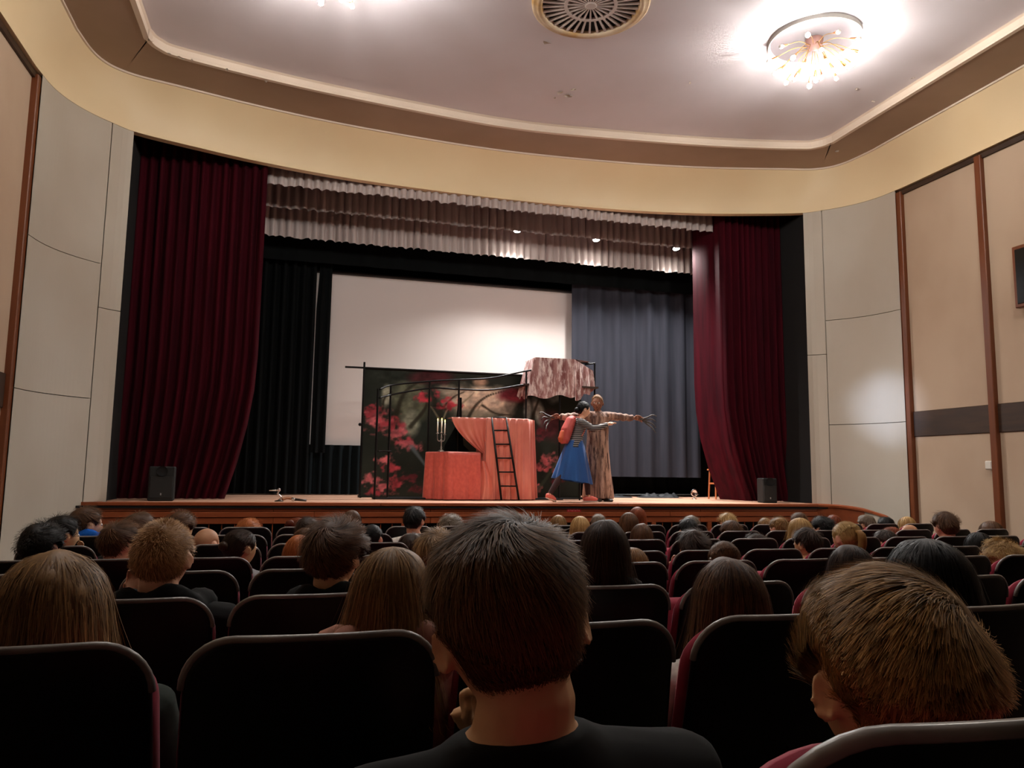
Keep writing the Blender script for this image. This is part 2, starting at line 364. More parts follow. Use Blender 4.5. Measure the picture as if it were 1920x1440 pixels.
# back cloth, screen and masking
curtain('backcloth', -3.6, 9.6, 14.72, ZS+.02, 8.03, M_blackcloth, 44, .04, 'black cloth hanging across the back of the stage', 'curtain', seed=21, nz=6, per=10)
scr = thing('projection_screen', 'large white projection screen behind the stage set', 'screen', (2.9, 14.4, ZC+.346))
sx0, sx1, sz0, sz1 = .14, 5.6, ZC+.346, ZC+3.69
MB().box(((sx0+sx1)/2-2.9, 0, (sz1-sz0)/2), (sx1-sx0, .02, sz1-sz0)).build('screen_sheet', M_screen, scr)
MB().tube([(sx0-2.9, 0, -.01), (sx1-2.9, 0, -.01)], .018, 8).build('bottom_bar', mat('screen_bar', (40, 42, 44), .5), scr)
MB().tube([(sx0-2.9, 0, sz1-sz0+.03), (sx1-2.9, 0, sz1-sz0+.03)], .04, 10).build('roller', mat('screen_bar', (40, 42, 44), .5), scr)
# black masking left of the screen: two drops with a wedge of screen between them
curtain('masking_curtain', -1.9, .13, 14.15, ZS+.02, 8.03, M_blackcloth, 12, .05, 'black masking curtain left of the screen, next to the maroon curtain', 'curtain', 'black masking curtains', edge=lambda t: (0, .0), seed=23, nz=10)
zt = lambda t: ZS+.02+(8.05-ZS-.02)*t
curtain('masking_curtain', .15, .41, 14.13, ZC+.30, 8.03, M_blackcloth, 2, .012, 'narrow black cloth strip along the left edge of the screen', 'curtain', 'black masking curtains', edge=lambda t: (.055*max(0, (t-.42)/.2) if t < .62 else .055, 0), seed=24, nz=20)
curtain('under_curtain', -.5, 2.2, 14.3, ZS+.015, ZC+.45, M_teal, 16, .035, 'dark teal curtain showing below the screen', 'curtain', seed=25, nz=4)
curtain('border_cloth', -2.6, 8.6, 13.95, ZC+3.76, 8.03, M_blackcloth, 18, .012, 'black border cloth hanging above the screen', 'curtain', seed=27, nz=4)
curtain('grey_curtain', 5.13, 7.98, 14.1, ZC-.06, 8.03, M_greycloth, 8, .036, 'slate grey curtain hanging right of the screen, clear of the floor', 'curtain', seed=29, nz=14)
curtain('wing_curtain', 7.95, 9.4, 13.3, ZS+.02, 8.03, M_blackcloth, 8, .05, 'black wing curtain behind the right maroon curtain', 'curtain', 'black wing curtains', seed=31, nz=6)
curtain('wing_curtain', -3.4, -1.2, 13.3, ZS+.02, 8.03, M_blackcloth, 11, .05, 'black wing curtain behind the left maroon curtain', 'curtain', 'black wing curtains', seed=32, nz=6)

# ------------------------------------------------------------------ stage lamps
M_lampcase = mat('black_lamp_case', (22, 22, 24), .5)
M_lens = mat('lit_lamp_lens', (255, 250, 240), .3, emit=(255, 250, 240), estr=60.0)
def stage_lamp(x, y, z, label, aim, watts, col=(1, .97, .94), size=math.radians(120), blend=.8, r=.10, lens=True, up=.45):
    t = thing('stage_lamp', label, 'lamp', (x, y, z), group='stage lamps in the valance')
    d = Vector(aim)-Vector((x, y, z)); q = d.to_track_quat('-Z', 'Y')
    body = MB().lathe([(.0, .2), (.05, .2), (.065, .17), (.07, .06), (.085, .01), (.08, .0), (.066, .012), (.0, .012)], n=16).build('lamp_case', M_lampcase, t, True)
    body.rotation_euler = q.to_euler()
    if lens:
        ln = MB().lathe([(0, .004), (.04, .003), (.066, .008)], n=16).build('lens', M_lens, t, True); ln.rotation_euler = q.to_euler()
    MB().tube([(0, 0, .1), (.1, 0, .2), (.1, 0, up)], .008, 6).build('bracket', M_lampcase, t)
    L = bpy.data.lights.new('lamp_light', 'SPOT'); L.energy = watts; L.color = col; L.spot_size = size; L.spot_blend = blend; L.shadow_soft_size = r
    lo = bpy.data.objects.new('lamp_light', L); C.objects.link(lo); lo.parent = t; lo.rotation_euler = q.to_euler(); lo.location = q @ Vector((0, 0, -.03))
    return t
for (px, py), lab in (((970, 433), 'leftmost of three glowing lamps under the middle valance tier'), ((1118, 450), 'middle of three glowing lamps under the middle valance tier'), ((1268, 467), 'rightmost of three glowing lamps, next to the maroon curtain')):
    p = at(px, py, y=13.15); stage_lamp(p[0], p[1], p[2], lab, (p[0]-.2, 11.5, ZS), STAGE_W, size=math.radians(140), blend=1.0)
lb = thing('lighting_bar', 'black lighting bar hidden behind the valance', 'bar', (0, 0, 0))
for yy, zz in ((13.15, ZC+4.9),): MB().tube([(-3.72, yy, zz), (9.72, yy, zz)], .024, 8).build('pipe', M_lampcase, lb, True)
# a lamp in the left wing throws a bluish patch onto the curved right wall
stage_lamp(-1.0, 12.5, ZC+3.2, 'side lamp in the left wing aimed at the right wall', (9.08, 10.12, ZC+1.12), 1500, (.62, .74, 1.0), math.radians(8.0), 1.0, .06, False, 3.4)

# ------------------------------------------------------------------ painted backdrop
def fbm(x, y, seed, octaves=4):
    r = np.random.default_rng(seed); out = 0; amp = 1
    for o in range(octaves):
        g = r.uniform(-1, 1, (64, 64)); fx = (x*2**o) % 63; fy = (y*2**o) % 63
        ix, iy = fx.astype(int), fy.astype(int); tx, ty = fx-ix, fy-iy; tx = tx*tx*(3-2*tx); ty = ty*ty*(3-2*ty)
        out = out+amp*((g[ix, iy]*(1-tx)+g[(ix+1) % 64, iy]*tx)*(1-ty)+(g[ix, (iy+1) % 64]*(1-tx)+g[(ix+1) % 64, (iy+1) % 64]*tx)*ty); amp *= .5
    return out
bd = thing('forest_backdrop', 'painted forest backdrop with red blossom on a frame', 'backdrop', (0, 13.1, ZS))
nx, nz = 250, 150
A = at(684, 690, y=13.1); Bq = at(1068, 702, y=13.15)
bx0, bx1, bh = A[0], 4.95, A[2]-ZS
gx, gz = np.meshgrid(np.linspace(0, 1, nx), np.linspace(0, 1, nz), indexing='ij')
# painting laid out in the photograph's own picture coordinates: u to the right, v upward
colr = np.zeros((nx, nz, 3)); colr[:] = (38, 44, 38)
n1 = fbm(gx*6+3, gz*5+1, 5); colr += n1[..., None]*np.array([8, 8, 7])
def blob(cu, cv, ru, rv, rgb, soft=.5, rot=0, noise=.45, seed=1, fs=14, amt=1.0):
    du, dv = gx-cu, (gz-cv)*.64; c, s = math.cos(rot), math.sin(rot)
    a = (du*c+dv*s)/ru; b = (-du*s+dv*c)/(rv*.64); d = np.sqrt(a*a+b*b)+noise*fbm(gx*fs+7, gz*fs*.64+2, seed)*.5
    m = np.clip((1-d)/soft, 0, 1)[..., None]*amt
    v = 1+.22*fbm(gx*40, gz*30, seed+9)[..., None]
    colr[:] = colr*(1-m)+np.array(rgb)*v*m
def stroke(pts, w, rgb, seed=2, amt=1.0):
    p = smooth_path(pts, 40); m = np.zeros_like(gx)
    for i, (a, b) in enumerate(p):
        ww = w*(1-.6*i/40); d = np.hypot(gx-a, (gz-b)*.64)/ww; m = np.maximum(m, np.clip(1.6-1.3*d, 0, 1))
    m = (m*amt)[..., None]; colr[:] = colr*(1-m)+np.array(rgb)*m
def uv(px, py): p = at(px, py, y=13.1); return (p[0]-bx0)/(bx1-bx0), (p[2]-ZS)/bh
def B(px, py, rx, ry, rgb, **k): a = uv(px, py); b = uv(px+rx, py-ry); blob(a[0], a[1], b[0]-a[0], b[1]-a[1], rgb, **k)
def S(pts, wpx, rgb, **k): stroke([uv(*p) for p in pts], wpx*.0095/(bx1-bx0), rgb, **k)
PALE, LEAF, PINK, RED, DRED = (214, 206, 184), (140, 146, 128), (206, 108, 116), (176, 66, 78), (112, 44, 54)
B(770, 745, 45, 60, (96, 102, 84), seed=3); B(900, 752, 80, 32, PALE, seed=4, amt=.9); B(770, 790, 22, 38, LEAF, seed=6, noise=.2)
B(725, 740, 12, 24, (170, 172, 152), seed=8); B(840, 730, 30, 14, PALE, seed=10, amt=.6); B(905, 742, 40, 14, (226, 216, 192), seed=12)
B(990, 770, 10, 26, (150, 164, 160), seed=13, noise=.1); B(1012, 775, 14, 34, (170, 184, 176), seed=15, noise=.15, rot=.3); B(956, 760, 12, 14, (130, 130, 120), seed=16, noise=.2)
B(890, 782, 50, 16, (140, 140, 122), seed=18, amt=.7); B(1040, 740, 16, 20, (88, 100, 96), seed=17); B(900, 715, 16, 8, (150, 130, 110), seed=19)
for pts, w in (([(735, 830), (745, 770), (760, 735), (790, 712)], 7), ([(770, 800), (800, 760), (790, 730)], 5), ([(825, 800), (828, 770), (850, 745), (870, 735)], 4), ([(870, 830), (880, 780), (910, 745), (960, 730)], 5), ([(1010, 860), (1000, 790), (1012, 745)], 6), ([(840, 770), (810, 750), (800, 740)], 3), ([(905, 760), (930, 775), (960, 778)], 3), ([(715, 800), (720, 750), (735, 735)], 4)):
    S(pts, w, (46, 44, 34), amt=.85)
for pts in ([(826, 790), (815, 772), (808, 762)], [(830, 790), (838, 770), (850, 760)], [(880, 790), (895, 770), (905, 755)], [(862, 760), (880, 745), (890, 735)]): S(pts, 2.5, (150, 146, 120), amt=.8)
B(735, 705, 60, 16, (40, 46, 40), seed=30); B(810, 708, 50, 13, (70, 34, 38), seed=31); B(960, 740, 34, 15, DRED, seed=32); B(1035, 800, 34, 30, (92, 42, 50), seed=33, amt=.8); B(1060, 850, 20, 50, (60, 40, 40), seed=34, amt=.5)
for (px, py, rx, ry, c, sd) in ((700, 775, 18, 12, RED, 40), (712, 790, 26, 14, PINK, 41), (735, 797, 20, 12, RED, 42), (745, 812, 14, 8, PINK, 43), (757, 828, 14, 8, RED, 44), (768, 836, 18, 8, PINK, 45), (793, 746, 12, 9, (196, 60, 76), 46), (843, 758, 16, 10, (196, 60, 76), 47), (820, 735, 8, 7, RED, 48), (720, 860, 14, 6, PINK, 49), (735, 875, 14, 8, RED, 50), (695, 900, 14, 9, PINK, 51), (720, 912, 18, 10, PINK, 52), (740, 905, 12, 10, RED, 53), (705, 922, 12, 8, RED, 54), (765, 895, 16, 7, DRED, 55), (790, 918, 16, 6, DRED, 56), (1035, 862, 14, 9, (206, 104, 110), 57), (1025, 878, 16, 7, (196, 92, 98), 58), (1015, 812, 16, 9, DRED, 59), (1008, 918, 8, 7, PINK, 60), (1045, 905, 10, 6, DRED, 61)):
    B(px, py, rx*1.25, ry*1.3, c, seed=sd, noise=1.5, fs=55, soft=.75, amt=.9)
S([(772, 838), (790, 862), (803, 880)], 5, (110, 128, 138), amt=.7); S([(1000, 930), (1030, 890), (1055, 850)], 5, (70, 84, 70), amt=.6)
colr = np.clip(colr, 4, 255)/255; colr = np.where(colr <= .04045, colr/12.92, ((colr+.055)/1.055)**2.4)
Pm = np.stack([bx0+(bx1-bx0)*gx, .015*np.sin(gx*22)*(1-gz)+0*gx+.04*gx, gz*bh], 2)
mb = MB(); mb.grid(Pm); me = mb.mesh('painted_cloth')
ca = me.color_attributes.new('Col', 'FLOAT_COLOR', 'POINT'); ca.data.foreach_set('color', np.c_[colr.reshape(-1, 3), np.ones(nx*nz)].ravel())
link('painted_cloth', me, vcol_mat('backdrop_paint', .8, .2), bd)
M_pipe = mat('black_pipe', (20, 20, 21), .4, metal=.6)
l = at(647, 687, y=13.1)
MB().tube([(l[0], -.02, bh), (4.97, .03, bh+.02)], .017, 8).build('top_pole', M_pipe, bd)
MB().tube([(bx0-.01, -.02, 0), (bx0-.01, -.02, bh+.1)], .018, 8).build('stand_pole', M_pipe, bd)
MB().tube([(4.96, .03, 0), (4.96, .03, bh+.05)], .018, 8).build('stand_pole', M_pipe, bd)
for x in (bx0-.01, 4.96): MB().tube([(x, -.3, .015), (x, .3, .015)], .014, 6).build('stand_foot', M_pipe, bd)
MB().sphere((bx0-.045, -.02, 1.23), .03, 10, 6).build('clamp_knob', M_pipe, bd)

# ------------------------------------------------------------------ black pipe structure with curved rails
fr = thing('pipe_frame', 'black metal pipe frame with two S-curved top rails', 'frame', (0, 0, ZS))
def W(px, py, y): p = at(px, py, y=y); return (p[0], p[1], p[2]-ZS)
yr = 12.55
up = smooth_path([W(712, 730, 12.2), W(735, 722, yr), W(806, 715, yr), W(861, 712, yr), W(920, 709, yr), W(985, 696, yr), W(1040, 689, yr+.05), W(1102, 690, yr+.1)], 50)
lo_ = smooth_path([W(712, 746, 12.2), W(735, 740, yr), W(806, 728, yr), W(861, 730, yr), W(920, 731, yr), W(985, 721, yr), W(1050, 714, yr+.05), W(1114, 713, yr+.1)], 50)
MB().tube(up, .016, 8).build('top_rail', M_pipe, fr, True); MB().tube(lo_, .016, 8).build('lower_rail', M_pipe, fr, True)
for px, py, y in ((709, 729, 12.2), (733, 722, yr), (806, 715, yr), (861, 712, yr), (987, 695, yr), (1050, 684, yr), (1115, 681, yr+.1)):
    w = W(px, py, y); MB().tube([(w[0], w[1], 0), w], .017, 8).build('post', M_pipe, fr)
w0, w1 = W(709, 846, 12.2), W(733, 846, yr); MB().tube([w0, w1], .012, 8).build('brace', M_pipe, fr)
a, b = W(709, 729, 12.2), W(1115, 681, yr+.1)
MB().tube([(a[0], 12.2, .018), (a[0], yr, .018)], .016, 6).build('base_rail', M_pipe, fr)
MB().tube([(a[0], 12.2, .018), (4.3, 12.2, .018)], .016, 6).build('base_rail', M_pipe, fr)
MB().tube([(W(733, 722, yr)[0], yr, .018), (b[0], yr+.05, .018)], .016, 6).build('base_rail', M_pipe, fr)
w = W(987, 700, yr)
MB().tube([(4.62, 12.25, 0), (4.62, 12.25, 1.72)], .015, 8).build('post', M_pipe, fr)
e1 = W(1116, 681, yr+.1); MB().tube([W(1096, 684, yr+.1), e1], .013, 8).build('end_bar', M_pipe, fr, True); MB().tube([e1, (e1[0]-.55, e1[1]+.35, e1[2]+.02)], .012, 6).build('brace', M_pipe, fr)
pl = MB().box(((W(990, 0, yr)[0]+e1[0])/2, yr+.25, 1.98), (e1[0]-W(990, 0, yr)[0], .62, .03)).build('platform', mat('platform_board', (60, 44, 36), .7), fr)
# dark hanging strip behind the table
k0 = W(861, 745, yr); MB().grid(np.stack([[(k0[0]-.01, yr+.02, k0[2]), (k0[0]+.05, yr+.02, k0[2])], [(k0[0]-.05, yr+.02, k0[2]-.5), (k0[0]+.06, yr+.02, k0[2]-.5)], [(k0[0]-.22, yr+.03, .9), (k0[0]+.1, yr+.03, .9)], [(k0[0]-.26, yr+.03, .72), (k0[0]+.3, yr+.03, .72)]])).build('dark_drape', M_blackcloth, fr, True)

# ------------------------------------------------------------------ draped cloths and boxes
M_coral = mat('coral_velvet', (232, 138, 116), .5, rgb2=(220, 116, 98), scale=(5, 5, 2), sheen=.3)
M_coral2 = mat('crushed_coral_velvet', (222, 102, 86), .5, rgb2=(196, 78, 66), scale=(24, 24, 16), sheen=.3, contrast=.5, bump=.25, bscale=22)
def drape(pts_top, ztop, zbot, folds, amp, m, name, parent, seed=0, flare=.03, topz=None, closed=True, nz=12):
    """cloth over a box: pts_top is the plan outline of the top, sides fall in folds to the floor"""
    r = np.random.default_rng(seed); Q = np.array(pts_top+[pts_top[0]], float); L = np.r_[0, np.cumsum(np.linalg.norm(np.diff(Q, axis=0), axis=1))]
    n = int(folds*12); s = np.linspace(0, L[-1], n, endpoint=False)
    base = np.stack([np.interp(s, L, Q[:, 0]), np.interp(s, L, Q[:, 1])], 1); cen = np.array(pts_top).mean(0)
    T = np.gradient(np.vstack([base[-1:], base, base[:1]]), axis=0)[1:-1]; T /= np.linalg.norm(T, axis=1)[:, None]; N = np.c_[T[:, 1], -T[:, 0]]
    N *= np.sign(((base-cen)*N).sum(1))[:, None]
    for _ in range(6): N = (np.roll(N, 1, 0)+N+np.roll(N, -1, 0))/3
    ph = np.cumsum(r.uniform(.4, 1.6, n)); ph = ph/ph[-1]*folds*2*math.pi
    a = amp*np.interp(np.linspace(0, 1, n), np.linspace(0, 1, int(folds)+1), r.uniform(.3, 1.3, int(folds)+1))
    G = [np.c_[cen+(base-cen)*.02, np.full(n, ztop)], np.c_[cen+(base-cen)*.97, np.full(n, ztop)]]
    for t in np.linspace(0, 1, nz)**1.15:
        off = (np.sin(ph)+.4*np.sin(2.1*ph+1))*a*(.15+.85*t)+flare*t+.008
        G.append(np.c_[base+N*off[:, None], np.full(n, ztop-.008+(zbot-ztop+.012)*t)])
    return MB().grid(np.stack(G), closed_v=True).build(name, m, parent, True)
tb = thing('draped_table', 'tall box draped in coral velvet behind the black ladder', 'table', (0, 0, ZS))
pts = [(2.90, 12.05), (3.62, 12.05), (3.80, 12.28), (3.80, 12.75), (2.36, 12.75), (2.36, 12.5)]
M_inner = mat('plain_box_wood', (120, 84, 60), .7)
ZTT = at(905, 783, y=12.1)[2]-ZS
MB().box((3.35, 12.4, ZTT/2-.01), (.68, .5, ZTT-.03)).build('box', M_inner, tb)
MB().box((3.05, 12.42, ZTT-.03), (1.2, .5, .03)).build('table_top', M_inner, tb)
drape([(2.92, 12.05), (3.62, 12.05), (3.80, 12.28), (3.80, 12.72), (2.92, 12.72)], ZTT, .01, 24, .034, M_coral, 'coral_cloth', tb, seed=41, flare=.03)
# swag pulled from the left corner of the top back to the small box
u = np.linspace(0, 1, 60); G = []
for t in np.linspace(0, 1, 14):
    xl = 2.35+.42*t**1.6*1.25; xr = 2.96
    xx = xl+(xr-xl)*u; zlow = .20+.55*(1-u)**1.2
    z = ZTT-.005-(ZTT-.66-.12*u)*t*(.85+.15*u)
    yy = 12.1+.05*(1-u)+.022*np.sin(u*30+2*t)*(.2+.8*t)*(1-.4*t)
    G.append(np.c_[xx, yy, z])
G = [np.c_[G[0][:, 0], np.full(60, 12.6), np.full(60, ZTT)]]+G
MB().grid(np.stack(G)).build('pulled_swag', M_coral, tb, True)
# loose length of cloth falling on the left of the tall box
uu = np.linspace(0, 1, 40); G = []
for t in np.linspace(0, 1, 12):
    xc = 2.80+.04*math.sin(t*3); wd = .10+.12*t; z = .62*(1-t)+.012
    G.append(np.c_[xc+(uu-.5)*2*wd, 12.0+.03*np.sin(uu*16+t)+.05*(uu-.5)**2-.02*t, np.full(40, z)])
MB().grid(np.stack(G)).build('loose_fold', M_coral, tb, True)
sb = thing('small_draped_box', 'low box under crushed coral velvet, left of the tall box', 'box', (0, 0, ZS))
ZTS = at(838, 847, y=11.95)[2]-ZS
bp_ = [(1.96, 12.25), (2.27, 11.93), (2.80, 11.96), (2.80, 12.45), (2.1, 12.5)]
MB().box((2.45, 12.22, ZTS/2-.012), (.36, .3, ZTS-.035)).build('box', M_inner, sb)
drape(bp_, ZTS, .01, 12, .024, M_coral2, 'velvet_cover', sb, seed=43, flare=.02)
MB().box((2.48, 12.0, ZTS+.003), (.5, .1, .004)).build('top_edging', mat('pale_edging', (226, 176, 160), .6), sb)

# ladder
ld = thing('ladder', 'black metal ladder leaning on the tall coral box', 'ladder', (0, 0, ZS))
def L2(px, py, t): p = at(px, py, y=11.90+.16*t); return np.array((p[0], p[1], p[2]-ZS))
l0, l1, r0_, r1 = L2(940, 938, 0), L2(922, 783, 1), L2(973, 938, 0), L2(949, 783, 1)
l0[2] = r0_[2] = .012
for a, b in ((l0, l1), (r0_, r1)): MB().tube([a, b], .018, 8).build('rail', M_pipe, ld, True)
for k in range(5):
    t = .165+.169*k; MB().tube([l0+(l1-l0)*t, r0_+(r1-r0_)*t], .012, 8).build('rung', M_pipe, ld, True)
MB().tube([l1, r1], .012, 8).build('hook_bar', M_pipe, ld, True)

# candelabra
M_silver = mat('tarnished_silver', (196, 192, 186), .28, metal=.9)
M_wax = mat('cream_candle_wax', (240, 232, 212), .5)
M_flame = mat('candle_flame', (255, 214, 90), .5, emit=(255, 206, 90), estr=9.0)
cp = at(827, 847, y=12.12)
cd = thing('candelabra', 'silver three-armed candelabra with lit cream candles on the low coral box', 'candelabra', (cp[0], 12.12, ZS+ZTS+.001), .35)
MB().lathe([(0, 0), (.055, 0), (.058, .008), (.04, .022), (.018, .04), (.012, .055), (.018, .07), (.009, .09), (.012, .15), (.02, .165), (.010, .18), (.011, .22), (.017, .235), (.009, .25), (.009, .29)], n=18).build('stem', M_silver, cd, True)
for dx, zc in ((-.075, .29), (0, .30), (.06, .275)):
    if dx: MB().tube(smooth_path([(0, 0, .21), (dx*.5, 0, .17), (dx*.95, 0, .2), (dx, 0, zc)], 12), .006, 7).build('arm', M_silver, cd, True)
    cup = MB().lathe([(0, zc-.005), (.024, zc+.004), (.026, zc+.01), (.012, zc+.008), (.013, zc+.03)], (dx, 0, 0), 14).build('cup', M_silver, cd, True)
    cn = MB().tube([(dx, 0, zc+.012), (dx, 0, zc+.2)], [.0105, .009], 10).build('candle', M_wax, cd, True)
    MB().lathe([(.001, zc+.205), (.007, zc+.218), (.006, zc+.232), (.001, zc+.25)], (dx, 0, 0), 8).build('flame', M_flame, cn, True)

# bark-print cloth over the raised platform
def bark(name, c1, c2, c3, sx=9, sz=.9):
    m = mat(name, c1, .75, rgb2=c2, scale=(sx, sx, sz), contrast=.22, detail=5); nt = m.node_tree
    b = nt.nodes['Principled BSDF']; old = b.inputs['Base Color'].links[0].from_socket
    n = nt.nodes.new('ShaderNodeTexNoise'); n.inputs['Scale'].default_value = 1; n.inputs['Detail'].default_value = 6; n.inputs['Roughness'].default_value = .7
    mp = nt.nodes.new('ShaderNodeMapping'); mp.inputs['Scale'].default_value = (sx*2.6, sx*2.6, sz*5); tc = nt.nodes.new('ShaderNodeTexCoord')
    nt.links.new(tc.outputs['Object'], mp.inputs[0]); nt.links.new(mp.outputs[0], n.inputs['Vector'])
    r = nt.nodes.new('ShaderNodeValToRGB'); r.color_ramp.elements[0].position = .47; r.color_ramp.elements[1].position = .6
    mx = nt.nodes.new('ShaderNodeMixRGB'); nt.links.new(n.outputs['Fac'], r.inputs[0]); nt.links.new(r.outputs[0], mx.inputs[0])
    nt.links.new(old, mx.inputs[1]); mx.inputs[2].default_value = (*lin(c3), 1); nt.links.new(mx.outputs[0], b.inputs['Base Color']); return m
M_bark = bark('bark_print_cloth', (124, 72, 70), (178, 134, 130), (232, 214, 210), 7, .8)
bc = thing('bark_cloth', 'bark-print cloth draped over the raised frame behind the actors', 'cloth', (0, 0, ZS))
T0, T1, T2 = W(1000, 676, 12.5), W(1077, 668, 12.45), W(1107, 684, 12.75)
MB().box(((T0[0]+T1[0])/2, 12.78, (T0[2]+T1[2])/2-.22), (T1[0]-T0[0]-.04, .55, .36)).build('crate', M_inner, bc)
zt_ = (T0[2]+T1[2])/2
top_ = [(T0[0]+.02, 12.46), (T1[0], 12.44), (T2[0]-.06, 12.62), (T2[0]-.08, 13.1), (T0[0]+.02, 13.1)]
def hang(p0, p1, z0, z1, zb0, zb1, n, amp, out0, out1, seed):
    u = np.linspace(0, 1, n); G = []
    for t in np.linspace(0, 1, 12):
        base = np.outer(1-u, p0)+np.outer(u, p1); d = np.array([p1[1]-p0[1], -(p1[0]-p0[0])]); d /= np.linalg.norm(d)
        off = amp*t*(np.sin(u*17+seed)+.5*np.sin(u*37+seed*2))+(out0*(1-u)+out1*u)*t
        zz = (z0*(1-u)+z1*u)*(1-t)+(zb0*(1-u)+zb1*u+.03*np.sin(u*11+seed))*t
        G.append(np.c_[base+np.outer(off, d), zz])
    return np.stack(G)
mb = MB(); mb.add(np.array([(*p, zt_+.0) for p in top_]), [(0, 1, 2, 3, 4)])
zb = W(1000, 746, 12.45)[2]
Gf = hang((T0[0]+.02, 12.46), (T1[0], 12.44), zt_, zt_, zb, zb+.06, 40, .02, .06, .02, 1); Gf[..., 0] -= .15*np.linspace(0, 1, 12)[:, None]**.7*np.linspace(1, 0, 40)[None]**2; mb.grid(Gf)
mb.grid(hang((T0[0]+.02, 13.0), (T0[0]+.02, 12.46), zt_, zt_, zb+.05, zb, 16, .02, .16, .15, 2))
mb.grid(hang((T1[0], 12.44), (T2[0]+.02, 12.66), zt_, zt_-.16, zb-.02, zb+.2, 24, .02, .02, .04, 3))
mb.build('printed_cloth', M_bark, bc, True)

# ------------------------------------------------------------------ small things on the stage
M_spk = mat('black_speaker_case', (10, 12, 12), .6); M_grill = mat('speaker_grille', (16, 18, 18), .7, bump=.5, bscale=300)
def speaker(x, y, w, h, label, rz=0):
    t = thing('floor_speaker', label, 'speaker', (x, y, ZS), rz, 'stage speakers')
    MB().box((0, 0, h/2), (w, .26, h), bev=.015).build('cabinet', M_spk, t)
    MB().box((0, -.134, h*.40), (w*.86, .012, h*.62), bev=.005).build('grille', M_grill, t)
    MB().lathe([(0, .0), (.055, .0), (.07, .015)], n=16).build('horn', M_dark, t, True, (0, -.135, h*.86)).rotation_euler = (math.pi/2, 0, 0)
    MB().box((0, -.143, h*.2), (.018, .006, .03)).build('badge', mat('badge_metal', (200, 204, 206), .3, metal=.7), t)
speaker(-1.83, 11.42, .33, .47, 'black floor speaker in front of the left maroon curtain', .1)
speaker(7.73, 11.42, .25, .42, 'black floor speaker in front of the right maroon curtain', -.2)
M_chrome = mat('chrome', (214, 214, 214), .18, metal=1.0)
p = at(523, 941, y=11.3)
mic = thing('table_microphone', 'silver microphone on a short stand near the stage edge', 'microphone', (p[0], 11.3, ZS))
MB().lathe([(0, 0), (.06, 0), (.062, .012), (.02, .02), (.008, .03)], n=18).build('base', mat('mic_base', (60, 56, 52), .35, metal=.8), mic, True)
MB().tube(smooth_path([(0, 0, .02), (.03, 0, .06), (-.02, 0, .11), (-.01, 0, .15)], 14), .012, 8).build('gooseneck', M_chrome, mic, True)
MB().sphere((-.01, 0, .165), (.028, .028, .026)).build('head', M_chrome, mic, True)
MB().tube([(-.03, 0, .158), (-.14, -.02, .155)], [.012, .008], 8).build('handle', M_chrome, mic, True)
MB().tube(smooth_path([(.04, 0, .03), (.12, .02, .05), (.2, 0, .03)], 10), .02, 8).build('bent_arm', mat('worn_copper', (170, 120, 90), .4, metal=.6), mic, True)
p = at(558, 938, y=11.25)
hm = thing('hand_microphone', 'silver and black hand microphone lying on the stage', 'microphone', (p[0], 11.25, ZS+.022))
MB().sphere((-.06, 0, .012), (.03, .028, .028)).build('grille_ball', M_chrome, hm, True)
MB().tube([(-.04, 0, .01), (.12, -.04, -.004)], [.02, .014], 10).build('handle', mat('mic_handle', (36, 34, 34), .4), hm, True)
# clutter in the right wing
st = thing('wooden_stool', 'small wooden stool in the right wing beside the maroon curtain', 'stool', (7.75, 13.0, ZS))
M_pine = mat('orange_pine', (196, 118, 72), .5, rgb2=(176, 98, 56), scale=(20, 20, 2))
MB().box((0, 0, .56), (.34, .3, .03), bev=.006).build('seat', M_pine, st)
for sx in (-1, 1):
    for sy in (-1, 1): MB().tube([(sx*.15, sy*.13, 0), (sx*.13, sy*.11, .55)], .018, 6).build('leg', M_pine, st)
    MB().box((sx*.14, 0, .3), (.02, .24, .03)).build('stretcher', M_pine, st)
p = at(1302, 922, y=13.0)
fl = thing('round_lamp', 'small round silver lamp standing on the floor in the right wing', 'lamp', (p[0], 13.0, ZS))
MB().lathe([(0, 0), (.05, 0), (.05, .01), (.008, .02), (.008, .06)], n=14).build('base', M_chrome, fl, True)
o = MB().lathe([(0, -.03), (.05, -.03), (.075, .0), (.07, .01), (.045, -.01), (0, -.015)], n=18).build('reflector', M_chrome, fl, True, (0, 0, .12)); o.rotation_euler = (math.pi/2, 0, 0)
wb = MB().lathe([(0, 0), (.1, 0), (.115, .3), (.118, .31), (.1, .3)], (0, 0, 0), 18).build('white_bucket', mat('white_plastic', (190, 188, 184), .5), None, True, (8.05, 12.85, ZS+.2)); tag(wb, 'white plastic bucket behind the wooden stool', 'bucket')
crate = MB().box((0, 0, .1), (.3, .3, .2), bev=.01).build('wooden_crate', M_pine, None, False, (8.05, 12.85, ZS)); tag(crate, 'low wooden crate under the white bucket', 'crate')
M_plastic = mat('grey_plastic_sheet', (30, 32, 36), .6, rgb2=(20, 22, 25), scale=(9, 9, 9))
for i, (px, py, w, h, lab) in enumerate(((1152, 926, .34, .06, 'crumpled grey plastic sheet behind the bark robe'), (1222, 922, .3, .08, 'crumpled grey plastic sheet in the middle below the grey curtain'), (1250, 920, .26, .09, 'rightmost crumpled grey plastic sheet below the grey curtain'))):
    p = at(px, py, y=13.75); u, v = np.meshgrid(np.linspace(-1, 1, 22), np.linspace(-1, 1, 16), indexing='ij')
    hgt = np.clip(1-np.hypot(u+.4*fbm(u*2+5, v*2+5, 70+i), v), 0, 1)*h*(1+.5*fbm(u*3+9, v*3+9, 80+i))
    G = np.stack([u*w, v*.2, np.maximum(hgt, .004)], 2); o = MB().grid(G).build('plastic_sheet', M_plastic, None, True, (p[0], 13.72, ZS)); tag(o, lab, 'sheet', 'plastic sheets at the back of the stage')
